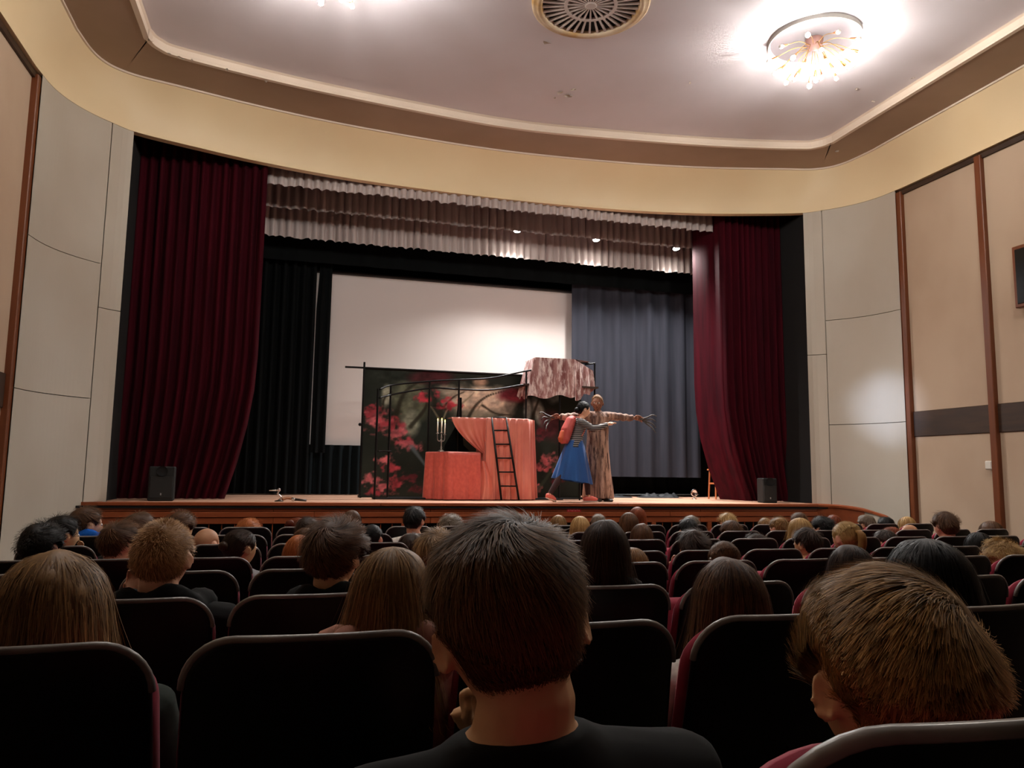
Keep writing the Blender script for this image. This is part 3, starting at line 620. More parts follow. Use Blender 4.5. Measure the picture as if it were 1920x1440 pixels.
p0, p1 = at(1150, 928, y=13.9), at(1310, 926, y=13.9)
tag(MB().tube([(p0[0], 13.9, ZS+.05), (p1[0], 13.9, ZS+.06)], .012, 6).build('floor_pipe', mat('dull_pipe', (70, 74, 76), .5, metal=.5), None, True), 'thin metal pipe lying below the grey curtain', 'pipe')

# ------------------------------------------------------------------ wall fittings
p = at(1902, 468, x=XC+HW)
wb = thing('wall_display', 'black framed display high on the right wall', 'display', (XC+HW-.05, 7.35, ZC+2.27), 0)
MB().box((0, 0, .42), (.09, .80, .84), bev=.01).build('frame', M_post, wb)
MB().box((-.05, 0, .42), (.012, .70, .74), bev=.004).build('panel', mat('black_glass', (8, 10, 14), .2), wb)
MB().box((.02, -.05, -.05), (.05, .5, .1)).build('bracket', M_beam, wb)
p = at(1857, 872, x=XC+HW)
sw = MB().box((0, 0, 0), (.05, .11, .12), bev=.012).build('wall_socket', mat('white_plastic_fitting', (222, 214, 202), .4), None, False, (XC+HW-.0, 8.37, ZC+.19)); tag(sw, 'small white socket box on the right wall below the dark beam', 'socket')
# ------------------------------------------------------------------ chandeliers and ceiling vent
M_brass = mat('brass', (196, 150, 84), .3, metal=.9); M_copper = mat('copper_socket', (186, 122, 84), .35, metal=.7)
M_rim = mat('white_metal_rim', (206, 202, 196), .4)
M_bulb_on = mat('lit_bulb', (255, 236, 206), .3, emit=(255, 250, 242), estr=BULB)
M_bulb_off = mat('frosted_bulb', (236, 230, 222), .25)
M_hub = mat('rose_metal_hub', (150, 112, 104), .4, metal=.3)
bulb_prof = [(.012, 0), (.026, .03), (.029, .05), (.022, .07), (.0, .08)]
bulb_me = {k: MB().lathe(bulb_prof, n=8).mesh('bulb') for k in ('on', 'off')}
sock_me = MB().lathe([(0, -.005), (.008, -.005), (.011, .0), (.019, .065), (.021, .075), (.014, .075), (.0, .072)], n=12).mesh('socket')
M_bulb_added = mat('added_rear_bulb', (255, 236, 206), .3, emit=(255, 250, 242), estr=BULB*1.9)  # stronger glow for the extra pair added out of view
def chandelier(x, y, label, lit, nlit_outer):
    t = thing('chandelier', label, 'chandelier', (x, y, ZR), group='sputnik chandeliers')
    R_ = .56
    MB().lathe([(R_, 0), (R_, -.055), (R_-.008, -.055), (R_-.008, -.008), (R_-.05, -.004)], n=56).build('rim', M_rim, t, False)
    MB().lathe([(.1, -.006), (R_-.01, -.006)], n=56).build('base_plate', mat('lilac_grey_plate', (112, 104, 108), .5), t, False)
    MB().lathe([(.0, -.14), (.05, -.135), (.09, -.10), (.105, -.05), (.11, 0)], n=24).build('hub', M_hub, t, True)
    spec = [(k*2*math.pi/10+.15, .55, -.22) for k in range(10)]+[(k*2*math.pi/8+.3, .44, -.36) for k in range(8)]+[(k*2*math.pi/5+.9, .22, -.38) for k in range(5)]
    for i, (a, rr, dz) in enumerate(spec):
        ca, sa = math.cos(a), math.sin(a); tip = np.array([ca*rr*.82, sa*rr*.82, dz*.86])
        r0 = np.array([ca*.08, sa*.08, -.10])
        pts = smooth_path([r0, r0*.55+tip*.45+np.array([0, 0, .045 if rr > .3 else 0]), tip], 10)
        arm = MB().tube(pts, .004, 6).build('arm', M_brass, t, True)
        d = pts[-1]-pts[-2]; d /= np.linalg.norm(d); q = Vector(d).to_track_quat('Z', 'Y')
        s = link('socket', sock_me, M_copper if i % 3 else M_brass, arm); s.location = tip; s.rotation_euler = q.to_euler()
        b = link('bulb', bulb_me['on' if i in lit else 'off'], (M_bulb_on if y > 6 else M_bulb_added) if i in lit else M_bulb_off, arm); b.location = tip+d*.07; b.rotation_euler = q.to_euler()
    return t
chandelier(6.05, 7.68, 'brass sputnik chandelier with glowing bulbs on the right of the ceiling', {1, 6, 9, 11, 13, 14, 16, 18, 20, 21}, 8)
chandelier(.12, 7.68, 'brass sputnik chandelier at the top edge left of the vent', {0, 4, 7, 10, 12, 13, 15, 18, 19, 22}, 8)

chandelier(6.05, 4.3, 'added chandelier, out of view, over the right middle seats', {1, 6, 11, 13, 15, 17, 19, 21}, 8)  # unseen pair added to light the hall and the heads from above
chandelier(.12, 4.3, 'added chandelier, out of view, over the left middle seats', {0, 5, 10, 12, 14, 16, 19, 21}, 8)

vt = thing('ceiling_vent', 'round plaster ceiling vent with radial slats', 'vent', (3.06, 7.80, ZR))
M_plaster = mat('stained_plaster', (226, 206, 178), .7, rgb2=(196, 156, 100), scale=(3, 3, 3), contrast=.25, bump=.3, bscale=25)
M_slat = mat('grey_plaster_slat', (216, 204, 198), .6)
MB().lathe([(.70, 0), (.695, -.03), (.67, -.045), (.645, -.04), (.635, -.055), (.60, -.06), (.575, -.04), (.565, .0)], n=64).build('ring_moulding', M_plaster, vt, True)
MB().lathe([(0, -.002), (.58, -.002)], n=48).build('dark_opening', M_dark, vt)
MB().lathe([(.275, -.012), (.275, -.04), (.315, -.04), (.315, -.012)], n=48).build('middle_ring', M_slat, vt)
MB().lathe([(0, -.045), (.06, -.045), (.075, -.035), (.075, -.01)], n=24).build('hub', M_slat, vt)
so = MB(); so.add(np.array([(.30, -.010, -.012), (.30, .010, -.012), (.57, .014, -.012), (.57, -.014, -.012), (.30, -.010, -.038), (.30, .010, -.038), (.57, .014, -.038), (.57, -.014, -.038)]), [(4, 5, 6, 7), (0, 1, 5, 4), (2, 3, 7, 6), (1, 2, 6, 5), (3, 0, 4, 7)])
so = so.mesh('slat', False)
si = MB(); si.add(np.array([(.06, -.006, -.012), (.06, .006, -.012), (.28, .012, -.012), (.28, -.012, -.012), (.06, -.006, -.038), (.06, .006, -.038), (.28, .012, -.038), (.28, -.012, -.038)]), [(4, 5, 6, 7), (0, 1, 5, 4), (2, 3, 7, 6), (1, 2, 6, 5), (3, 0, 4, 7)])
si = si.mesh('slat', False)
for k in range(36): link('slat', so, M_slat, vt).rotation_euler = (0, 0, k*2*math.pi/36)
for k in range(22): link('slat', si, M_slat, vt).rotation_euler = (0, 0, k*2*math.pi/22+.07)

# ------------------------------------------------------------------ auditorium seats
M_shell = mat('black_seat_shell', (6, 6, 6), .42, spec=.3, bump=.04, bscale=400)
M_seatred = mat('raspberry_seat_cloth', (164, 42, 68), .85, rgb2=(146, 34, 58), scale=(30, 30, 30), sheen=.15)
M_arm = mat('dark_armrest_wood', (24, 16, 14), .4); M_leg = mat('black_steel', (18, 18, 19), .45)
PITCH_X = .48; X0 = -.2-3*PITCH_X; NCOL = 18
def back_shape(wt, wb, z0, z1, rad, yoff, thick, bow, name, tilt=.115, rnd=.012, inset=0):
    """upright seat back: outline with rounded top corners, bowed in plan, leaning back"""
    nx_, out = 14, []
    def outline(d):
        pts = []
        w_t, w_b, r = wt/2-d, wb/2-d, rad-d*.5
        pts.append((-w_b, z0+d)); 
        for k in np.linspace(0, 1, 9):
            a = math.pi-k*math.pi/2; pts.append((-w_t+r+r*math.cos(a), z1-d-r+r*math.sin(a)))
        for k in np.linspace(0, 1, 9)[0:]:
            pts.append((-w_t+r+(2*w_t-2*r)*k, z1-d)) if 0 < k < 1 else None
        for k in np.linspace(0, 1, 9):
            a = math.pi/2-k*math.pi/2; pts.append((w_t-r+r*math.cos(a), z1-d-r+r*math.sin(a)))
        pts.append((w_b, z0+d)); 
        for k in np.linspace(0, 1, 10)[1:-1]: pts.append((w_b-2*w_b*k, z0+d))
        return np.array(pts)
    def place(o, y):
        x, z = o[:, 0], o[:, 1]; yy = yoff+y+bow*(x/.22)**2+(CH_H-z)/(CH_H-.38)*tilt
        return np.c_[x, yy, z]
    mb = MB(); rings = []
    for d, y in ((rnd, 0), (rnd*.3, rnd*.3), (0, rnd), (0, thick-rnd), (rnd*.3, thick-rnd*.3), (rnd, thick)): rings.append(place(outline(d), y))
    # inner rings to make curved front and back faces
    def shrink(o, f): c = np.array([0, (z0+z1)/2]); return c+(o-c)*f
    A = [place(shrink(outline(rnd), f), 0) for f in (.02, .4, .75)]; B_ = [place(shrink(outline(rnd), f), thick) for f in (.75, .4, .02)]
    mb.grid(np.stack(A+rings+B_), closed_v=True)
    me = mb.mesh(name); return me
shell_me = back_shape(.435, .46, .36, CH_H, .085, 0, .026, .03, 'back_shell')
cush_me = back_shape(.446, .47, .42, CH_H-.02, .09, .022, .05, .03, 'back_cushion', rnd=.024)
trim_me = None
def seat_me(up):
    G = []; u = np.linspace(-1, 1, 12)
    mb = MB(); mb.box((0, .36, .42), (.40, .42, .10), bev=.03)
    return mb.mesh('seat_cushion', True)
seat_dn = seat_me(False)
arm_me = MB().box((0, .30, .62), (.026, .34, .035), bev=.01).mesh('armrest', False)
std_me = MB().box((0, .30, .30), (.022, .26, .60), bev=.004).mesh('side_standard', False)
M_edge = mat('grey_edge_highlight', (150, 145, 140), .3, rgb2=(110, 106, 102), scale=(9, 9, 9))  # pale grey strip stands in for light caught on the shell's top edge
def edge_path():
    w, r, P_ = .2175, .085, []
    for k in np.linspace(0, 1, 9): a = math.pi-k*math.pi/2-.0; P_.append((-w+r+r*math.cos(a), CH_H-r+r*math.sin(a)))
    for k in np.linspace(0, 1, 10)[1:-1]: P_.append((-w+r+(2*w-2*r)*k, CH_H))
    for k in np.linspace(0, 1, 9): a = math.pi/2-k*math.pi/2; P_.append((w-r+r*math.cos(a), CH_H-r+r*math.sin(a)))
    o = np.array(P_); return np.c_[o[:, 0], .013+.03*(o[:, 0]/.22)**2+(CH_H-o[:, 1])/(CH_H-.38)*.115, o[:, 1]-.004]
edge_me = MB().tube(edge_path(), [(.0, .0)]+[(.008, .0125)]*24+[(0, 0)], 8).mesh('edge_highlight') if False else MB().tube(edge_path()+np.array([0, -.006, .002]), .0068, 8).mesh('edge_highlight')
def seat(x, y, fz, up):
    t = thing('theatre_seat', None, 'seat', (x, y, fz), group='black-backed auditorium seats')
    link('back_shell', shell_me, M_shell, t); link('edge_highlight', edge_me, M_edge, t); link('back_cushion', cush_me, M_seatred, t)
    s = link('seat_cushion', seat_dn, M_seatred, t)
    if up:
        s.matrix_local = Matrix.Translation((0, .20, .42)) @ Matrix.Rotation(math.radians(78), 4, 'X') @ Matrix.Translation((0, -.15, -.42))
    for sx in (-1, 1):
        a = link('armrest', arm_me, M_arm, t); a.location = (sx*.2255, 0, 0)
        b = link('side_standard', std_me, M_leg, t); b.location = (sx*.2255, 0, 0)
    return t
ORD = ['first', 'second', 'third', 'fourth', 'fifth', 'sixth', 'seventh', 'eighth', 'ninth', 'tenth', 'eleventh', 'twelfth', 'thirteenth', 'fourteenth', 'fifteenth', 'sixteenth', 'seventeenth', 'eighteenth']
SEATS = {}
for r_ in range(8):
    for c_ in range(NCOL):
        x = X0+PITCH_X*(c_+.5); y = ROWY[r_]-(.2 if (r_ == 0 and x < .2) else 0)
        px, py, dd = proj((x, y, ROWF[r_]+CH_H))
        hw = .24/max(dd, .3)*FPX
        if px+hw < -30 or px-hw > 1950 or py > 1500: continue
        SEATS[(r_, c_)] = (x, y, ROWF[r_])
# ------------------------------------------------------------------ people: heads, hair, bodies
def nrm(v): return v/(np.linalg.norm(v, axis=-1, keepdims=True)+1e-12)
def G1(x, s): return np.exp(-(x/s)**2)
def head_surface(d, face=True):
    """point on an adult head for unit directions d (x right, y forward, z up), metres, centre of the head at the origin"""
    x, y, z = d[..., 0].copy(), d[..., 1].copy(), d[..., 2].copy()
    X, Y, Z = x*.0745, y*.0945, z*.116
    t = np.clip(-z, 0, 1)
    X = X*(1-.30*t**1.4); Y = np.where(y < 0, Y*(1-.50*t**1.1), Y*(1-.10*t**2)); Y = Y-.006*np.clip(z, 0, 1)*(y < 0)
    X = X*(1+.05*np.clip(z, 0, 1)*(1-np.clip(z, 0, 1))*2)
    if face:
        f = np.clip(y, 0, 1)
        Y += .022*G1(X, .013)*G1(Z+.020, .022)*f+.007*G1(X, .018)*G1(Z+.032, .010)*f         # nose
        Y += .004*G1(np.abs(X)-.03, .02)*G1(Z-.022, .01)*f                                    # brow
        Y -= .010*G1(np.abs(X)-.032, .014)*G1(Z-.004, .011)*f                                 # eye sockets
        Y += .006*G1(X, .022)*G1(Z+.062, .008)*f+.005*G1(X, .02)*G1(Z+.075, .006)*f-.003*G1(X, .022)*G1(Z+.0685, .003)*f
        Y += .010*G1(X, .022)*G1(Z+.103, .014)*f                                              # chin
    return np.stack([X, Y, Z], -1)
def sphere_dirs(nu, nv):
    th = np.linspace(0, 2*math.pi, nu, endpoint=False); ph = np.linspace(-math.pi/2+.02, math.pi/2-.02, nv)
    return np.stack([np.outer(np.cos(ph), np.sin(th)), np.outer(np.cos(ph), np.cos(th)), np.outer(np.sin(ph), np.ones(nu))], 2)
def rotz(a): c, s = math.cos(a), math.sin(a); return np.array([[c, -s, 0], [s, c, 0], [0, 0, 1.0]])
def rotx(a): c, s = math.cos(a), math.sin(a); return np.array([[1.0, 0, 0], [0, c, -s], [0, s, c]])
def roty(a): c, s = math.cos(a), math.sin(a); return np.array([[c, 0, s], [0, 1.0, 0], [-s, 0, c]])
def add_head(mb, Rm, c, s=1.0, nu=44, nv=36, ears=True):
    D = sphere_dirs(nu, nv); P = head_surface(D)*s @ Rm.T+np.array(c); k = mb.n
    mb.grid(P, closed_v=True); mb.f.append(tuple(k+j for j in range(nu))); mb.f.append(tuple(k+(nv-1)*nu+j for j in range(nu))[::-1])
    if ears:
        for sx in (-1, 1):
            th = np.linspace(0, 2*math.pi, 16, endpoint=False); rings = []
            for f, o in ((.05, -.002), (.55, -.001), (.85, .004), (1.0, .003), (1.0, -.004), (.7, -.009), (.05, -.010)):
                rings.append(np.stack([np.full(16, o), np.cos(th)*.0165*f, np.sin(th)*.030*f+(.005*f*(np.sin(th) < 0))], 1))
            E = np.stack(rings); E[..., 0] *= sx; E = E @ rotz(-sx*math.radians(30)).T @ rotx(math.radians(-8)).T
            E = E+np.array([sx*.0825, -.014, -.008]); mb.grid((E.reshape(-1, 3)*s @ Rm.T+np.array(c)).reshape(E.shape), closed_v=True)
def remesh(mb, name, voxel, smooth=3, ratio=1.0):
    me = mb.mesh(name+'_src'); o = bpy.data.objects.new(name+'_src', me); C.objects.link(o)
    m = o.modifiers.new('r', 'REMESH'); m.mode = 'VOXEL'; m.voxel_size = voxel; m.use_smooth_shade = True
    if smooth: s_ = o.modifiers.new('s', 'SMOOTH'); s_.factor = .5; s_.iterations = smooth
    if ratio < 1: d_ = o.modifiers.new('d', 'DECIMATE'); d_.ratio = ratio
    dg = bpy.context.evaluated_depsgraph_get(); ev = o.evaluated_get(dg); out = bpy.data.meshes.new_from_object(ev, depsgraph=dg)
    bpy.data.objects.remove(o); bpy.data.meshes.remove(me); out.name = name; out.shade_smooth(); return out
def hand(mb, wrist, fwd, up, side, curl=.5, s=1.0, spread=.12, twig=0.0):
    """palm, four unequal bent fingers and a thumb; fwd = finger direction, up = back of the hand, side = towards the thumb"""
    w = np.array(wrist, float); f, u_, sd = (nrm(np.array(v, float)) for v in (fwd, up, side))
    mb.tube([w-f*.02*s, w+f*.01*s, w+f*.05*s, w+f*.088*s], [(.021*s, .018*s), (.024*s, .017*s), (.036*s, .014*s), (.036*s, .012*s)] if abs(nrm(f)@np.array([1, 0, 0])) < .8 else [(.018*s, .021*s), (.02*s, .024*s), (.03*s, .03*s), (.02*s, .03*s)], 10)
    for k, (o, L) in enumerate(((.028, .070), (.010, .080), (-.009, .074), (-.026, .058))):
        L *= s*(1+twig); p = w+f*.082*s+sd*o*s; d = nrm(f+sd*o*spread*25*.3); pts = [p-f*.02*s, p]; ang = 0
        for seg, part in enumerate((.42, .32, .26)):
            ang += curl*(.55+.25*seg); dd = d*math.cos(ang)-u_*math.sin(ang); p = p+dd*L*part; pts.append(p)
        mb.tube(pts, [.0088*s, .0088*s, .0082*s, .0074*s, .006*s], 8)
    p = w+f*.02*s+sd*.028*s; pts = [p-sd*.012*s, p+(f*.3+sd*.7)*.022*s, p+(f*.75+sd*.45)*.05*s, p+(f*.9+sd*.25-u_*.35*curl)*.074*s*(1+twig*.6)]
    mb.tube(pts, [.0125*s, .0115*s, .0095*s, .007*s], 8)
HEADC = np.array([0, -.045, 1.14])
def seated(yaw, tilt=0.0, pit=0.0, pose='lap', part='body', sc=1.0):
    """seated figure facing +y, seat at .44; part 'body' = skin, 'top' = clothing over trunk and arms, 'bottom' = trousers"""
    mb = MB(); g = {'body': 0.0, 'top': .012, 'bottom': .010}[part]
    spine = [((0, .02, .44), (.155, .11)), ((0, .0, .54), (.150, .105)), ((0, -.02, .66), (.135, .095)), ((0, -.04, .80), (.155, .10)), ((0, -.055, .90), (.172, .098)), ((0, -.065, .965), (.150, .082)), ((0, -.068, 1.0), (.10, .066)), ((0, -.066, 1.03), (.062, .056))]
    if part != 'bottom': mb.tube([p for p, r in spine], [(a+g, b+g) for p, (a, b) in spine], 20)
    sh = np.array([.165, -.062, .945])
    for sx in (-1, 1):
        S_ = sh*np.array([sx, 1, 1])
        chin = pose == 'chin_left' and sx < 0
        raised = (pose == 'hand_left' and sx < 0) or (pose == 'hand_right' and sx > 0)
        if raised:
            El = np.array([sx*.17, .24, .74]); Wr = np.array([sx*.055, .10, .975])
        elif chin:
            El = np.array([-.15, .25, .74]); Wr = np.array([.0, .115, .945])
        else:
            El = np.array([sx*.225, .02, .69]); Wr = np.array([sx*.12, .24, .60])
        if part != 'bottom':
            A = [S_*np.array([.55, 1, 1.005]), S_, S_*.5+El*.5, El, El*.5+Wr*.5, Wr]
            rr = [.055, .056, .047, .042, .037, .029 if part == 'body' else .034]
            mb.tube(A, [r+g for r in rr], 12)
        if part == 'body':
            if raised: hand(mb, Wr, (sx*.25, -.12, 1), (sx*.4, 1, 0), (sx*.6, -.6, .1), .5, .92)
            elif chin: hand(mb, Wr, (-.42, -.3, .85), (-.6, .7, 0), (-.4, -.7, .3), .75, .9)
            else: hand(mb, Wr, (-sx*.35, .9, -.1), (0, .1, 1), (-sx*1, 0, .2), .35, .95)
    if part != 'top':
        for sx in (-1, 1):
            mb.tube([(sx*.06, .0, .49), (sx*.09, .08, .50), (sx*.1, .28, .51), (sx*.105, .46, .49), (sx*.105, .50, .43), (sx*.105, .50, .28), (sx*.105, .47, .09)], [.085+g, .088+g, .076+g, .06+g, .056+g, .053+g, .036+g], 12)
            mb.tube([(sx*.105, .44, .055), (sx*.108, .52, .045), (sx*.112, .63, .03)], [.036+g, .038+g, .026+g], 10)
    if part == 'body':
        Rm = rotz(-yaw) @ roty(tilt) @ rotx(pit); hc = HEADC
        mb.tube([(0, -.066, 1.0), (0, -.07, 1.03), hc+Rm @ np.array([0, -.025, -.075]), hc+Rm @ np.array([0, -.018, -.03])], [(.068, .062), (.056, .054), (.054, .056), (.05, .05)], 16)
        add_head(mb, Rm, hc)
    return mb
BODY = {}
def body_mesh(yaw, pose, hi=False, tilt=0.0, pit=0.0):
    k = (round(yaw/math.radians(15)), pose, hi, tilt, pit)
    if k not in BODY:
        y = k[0]*math.radians(15)
        BODY[k] = remesh(seated(y, tilt, pit, pose, 'body'), 'body', .005 if hi else .0085, 2, .5 if hi else .32)
    return BODY[k], k[0]*math.radians(15)
CLOTH = {}
def cloth_mesh(pose, part):
    if (pose, part) not in CLOTH: CLOTH[(pose, part)] = remesh(seated(0, 0, 0, pose, part), 'jacket' if part == 'top' else 'trousers', .010, 3, .4)
    return CLOTH[(pose, part)]

# ---- hair
def hairline(az):
    """lowest z (unit direction) of hair by azimuth from the face, 0 = front, pi = nape"""
    a = np.abs(az); return np.interp(a, [0, .55, .9, 1.15, 1.32, 1.45, 1.6, 1.82, 1.98, 2.15, 2.6, math.pi], [.60, .57, .42, .10, -.05, .16, .24, .20, -.10, -.42, -.62, -.66])
def hair(seed, style='short', bowl=None, n=700, K=5, top=.030, side=.014, nape=.006, whorl=(.12, -.45, .88), lift=.35, length=.06, swirl=.35, width=.0011, wave=0.0, clump=.4, drop=.28, part=0.0, tints=(.05, .95), face=1.0):
    """hair mesh (cap plus strands) in head coordinates; returns a mesh with a 'tint' attribute"""
    r = np.random.default_rng(seed); w = nrm(np.array(whorl, float)); V, F, T = [], [], []; nv = 0
    def put(v, f, t):
        nonlocal nv
        V.append(v); F.extend([tuple(i+nv for i in q) for q in f]) if isinstance(f, list) else F.append(f+nv); T.append(t); nv += len(v)
    def thick(d):
        az = np.arctan2(d[..., 0], d[..., 1]); hl = hairline(az); e = np.clip((d[..., 2]-hl)/.13, 0, 1)
        base = np.interp(d[..., 2], [-.66, -.35, 0, .35, .7, 1], [nape, nape*.6+side*.4, side, side*.5+top*.5, top, top])
        if bowl: base = np.where(d[..., 2] < .75, np.interp(d[..., 2], [-.66, bowl[0]-.10, bowl[0]+.05, .3, .75], [nape, nape*1.5, bowl[1], bowl[1]*1.05, top]), base)
        return base*e-(1-e)*.007
    lumps = r.normal(size=(26, 3)); lumps = nrm(lumps)
    def lump(d): return np.exp(-((1-d @ lumps.T)*26)).sum(-1)*2-.6
    D = sphere_dirs(48, 36); t = thick(D); tt = np.where(t > 0, t*(.78+.10*lump(D)), t)
    P = head_surface(D, False)+D*tt[..., None]; m = MB().grid(P, closed_v=True); m.f.append(tuple(range(48))); m.f.append(tuple(35*48+j for j in range(48))[::-1])
    capv = m.v[0]; capf = m.f
    fr = 26
    ct = np.clip(.35+.12*lump(D).ravel()+r.normal(0, .05, 48*36), 0, 1)
    Fl = list(capf); put(capv, Fl, ct*(.45 if style != 'shaved' else 1))
    quads = []
    long_ = style in ('long', 'bob')
    if long_:
        # solid sheet of long hair hanging behind the face
        na, nk = 60, 18; az = np.linspace(face, 2*math.pi-face, na); rows = []
        for k in range(nk):
            s = k/(nk-1)
            pol = min(s*2.4, 1.0)*1.72
            d = np.stack([np.sin(az)*math.sin(pol), np.cos(az)*math.sin(pol), np.full(na, math.cos(pol))], 1)
            p = head_surface(nrm(d), False)+nrm(d)*(top*.9*(1-.3*s))
            if s*2.4 > 1:
                q = (s*2.4-1)/1.4; p = p.copy(); p[:, 2] -= drop*q*(1+.05*np.sin(az*7+seed)); p[:, 0] *= 1+.03*math.sin(q*2.6); p[:, 1] -= .01*q*(np.cos(az) < 0)-.0
            rows.append(p)
        A = np.stack(rows); Bi = A.copy(); cen = A.mean(1, keepdims=True); Bi = cen+(A-cen)*.86
        A = A+ (np.sin(az*23+seed)*.0035)[None, :, None]*nrm(A-cen)
        G = np.concatenate([A, Bi[::-1]]); mm = MB().grid(G); put(mm.v[0], list(mm.f), np.clip(.38+.2*np.tile(np.sin(az*17+seed*3), 2*nk)+r.normal(0, .05, na*2*nk), 0, 1))
    # strands
    d = nrm(r.normal(size=(n*4, 3))); az = np.arctan2(d[:, 0], d[:, 1]); ok = d[:, 2] > hairline(az)+.03
    if long_: ok &= (d[:, 2] > -.35)
    d = d[ok][:n]; n_ = len(d)
    if n_ and style != 'shaved':
        L = np.interp(d[:, 2], [-.66, -.3, .1, .5, 1], [.010, .018, .32*length+.012, .8*length, length])*r.uniform(.6, 1.15, n_)
        if bowl: L = np.where(d[:, 2] > bowl[0]+.1, np.minimum(L*1.1, np.maximum(.014, .085*(d[:, 2]-bowl[0])+.004)), .012)
        if long_: L = np.full(n_, drop+.18)*r.uniform(.8, 1.02, n_)
        cl = nrm(r.normal(size=(max(8, n_//14), 3))); ci = np.argmax(d @ cl.T, 1)
        jit = r.normal(0, 1, (n_, 3)); pts = []; cur = d.copy(); pos = None; wph = r.uniform(0, 6.28, n_); cph = ci*1.7
        for k in range(K+1):
            s = k/K
            if pos is None or not long_:
                lf = thick(cur); lf = np.maximum(lf, .002)
                p = head_surface(cur, False)+cur*(lf*(.75+.35*r.uniform(0, 1, n_)*0+.3*s)+lift*L*s**1.5)[:, None]
            else:
                hang = (cur[:, 2] < .05)[:, None]; surf = head_surface(cur, False)+cur*(top*(.95-.15*s))
                fall = pos+np.c_[np.zeros(n_), np.zeros(n_), -L/K]+nrm(np.c_[cur[:, :2], np.zeros(n_)])*(L/K*.02*np.sin(2.5*s))[:, None]
                p = np.where(hang, fall, surf)
            if wave: p = p+(nrm(np.cross(cur, [0, 0, 1.0]))*np.sin(s*9+cph)[:, None]+cur*np.cos(s*9+cph)[:, None]*.7)*wave*s
            if long_: p[:, 2] = np.maximum(p[:, 2], -(drop+.01)-.02*np.abs(jit[:, 0])); p[:, 1] = np.where(p[:, 2] < -.10, np.maximum(p[:, 1], -.105), p[:, 1])
            p = p+jit*(.0012+.002*s)*(1.0 if not long_ else 1.6)
            pts.append(p); pos = p
            tg = cur-w*(cur @ w)[:, None]; tg = nrm(tg - cur*(tg*cur).sum(1, keepdims=True))
            if long_ and part is not None:
                dn = np.array([0, 0, -1.0]); tg = nrm(dn-cur*(cur @ dn)[:, None])
            tg = nrm(tg+swirl*np.cross(cur, tg))
            cd_ = cl[ci]; pull = cd_-cur*(cd_*cur).sum(1, keepdims=True)
            step = (L/K)/.095; cur = nrm(cur+tg*step[:, None]+pull*clump*.12*(0 if long_ else 1))
        Pt = np.stack(pts, 1)                                                # n, K+1, 3
        tan = np.gradient(Pt, axis=1); sd = nrm(np.cross(tan, nrm(Pt+1e-9))); wd = width*np.linspace(1, .35, K+1)[None, :, None]*r.uniform(.7, 1.4, n_)[:, None, None]
        A, Bq = Pt-sd*wd, Pt+sd*wd; v = np.stack([A, Bq], 2).reshape(-1, 3)
        base = (np.arange(n_)[:, None]*(K+1)+np.arange(K)[None])*2; base = base.ravel()
        quads = np.stack([base, base+1, base+3, base+2], 1)+nv
        tb_ = np.clip(r.uniform(*tints, n_)[:, None]*.75+.12*np.sin(ci*2.3)[:, None]+np.linspace(-.05, .22, K+1)[None], 0, 1)
        V.append(v); T.append(np.repeat(tb_[..., None], 2, 2).ravel()); nv += len(v)
    allv = np.concatenate(V); me = bpy.data.meshes.new('hair')
    polys = F; nq = len(quads)
    lens = [len(p) for p in polys]; loops = np.concatenate([np.fromiter((i for p in polys for i in p), int), np.asarray(quads, int).ravel()]) if nq else np.fromiter((i for p in polys for i in p), int)
    tot = np.concatenate([np.array(lens), np.full(nq, 4, int)]); st_ = np.r_[0, np.cumsum(tot)[:-1]]
    me.vertices.add(len(allv)); me.vertices.foreach_set('co', allv.astype(np.float32).ravel())
    me.loops.add(len(loops)); me.loops.foreach_set('vertex_index', loops.astype(np.int32))
    me.polygons.add(len(tot)); me.polygons.foreach_set('loop_start', st_.astype(np.int32))
    try: me.polygons.foreach_set('loop_total', tot.astype(np.int32))
    except Exception: pass
    me.update(calc_edges=True); me.shade_smooth()
    a = me.attributes.new('tint', 'FLOAT', 'POINT'); a.data.foreach_set('value', np.concatenate(T).astype(np.float32))
    return me
HC = {  # dark, light
 'lightbrown': ((84, 56, 30), (168, 122, 74)), 'brown': ((50, 32, 20), (118, 80, 50)), 'darkbrown': ((26, 17, 12), (72, 48, 34)), 'black': ((9, 8, 8), (26, 22, 20)),
 'blond': ((140, 102, 56), (222, 186, 124)), 'ginger': ((130, 64, 26), (204, 124, 66)), 'auburn': ((86, 36, 18), (160, 80, 42)), 'darkblond': ((92, 66, 38), (180, 138, 86)), 'greybrown': ((70, 58, 46), (150, 132, 112)), 'skinfade': ((150, 104, 76), (196, 148, 112)), 'nearbrown': ((60, 42, 22), (226, 174, 104)), 'boybrown': ((38, 28, 18), (140, 102, 62)), 'cropblond': ((120, 84, 50), (206, 160, 106))}
SK = [mat('skin_fair', (222, 172, 142), .5, spec=.35), mat('skin_warm', (216, 172, 130), .5, spec=.35), mat('skin_rosy', (226, 164, 138), .5, spec=.35)]
CL = {k: mat('cloth_'+k, c, .9, spec=.2, rgb2=tuple(int(v*.85) for v in c), scale=(30, 30, 30)) for k, c in dict(black=(11, 11, 11), navy=(24, 30, 48), blue=(20, 92, 190), grey=(150, 148, 150), white=(214, 208, 200), tan=(172, 122, 104), green=(34, 44, 38), red=(150, 40, 56), brown=(70, 52, 42), cream=(214, 190, 150), plum=(88, 62, 70)).items()}
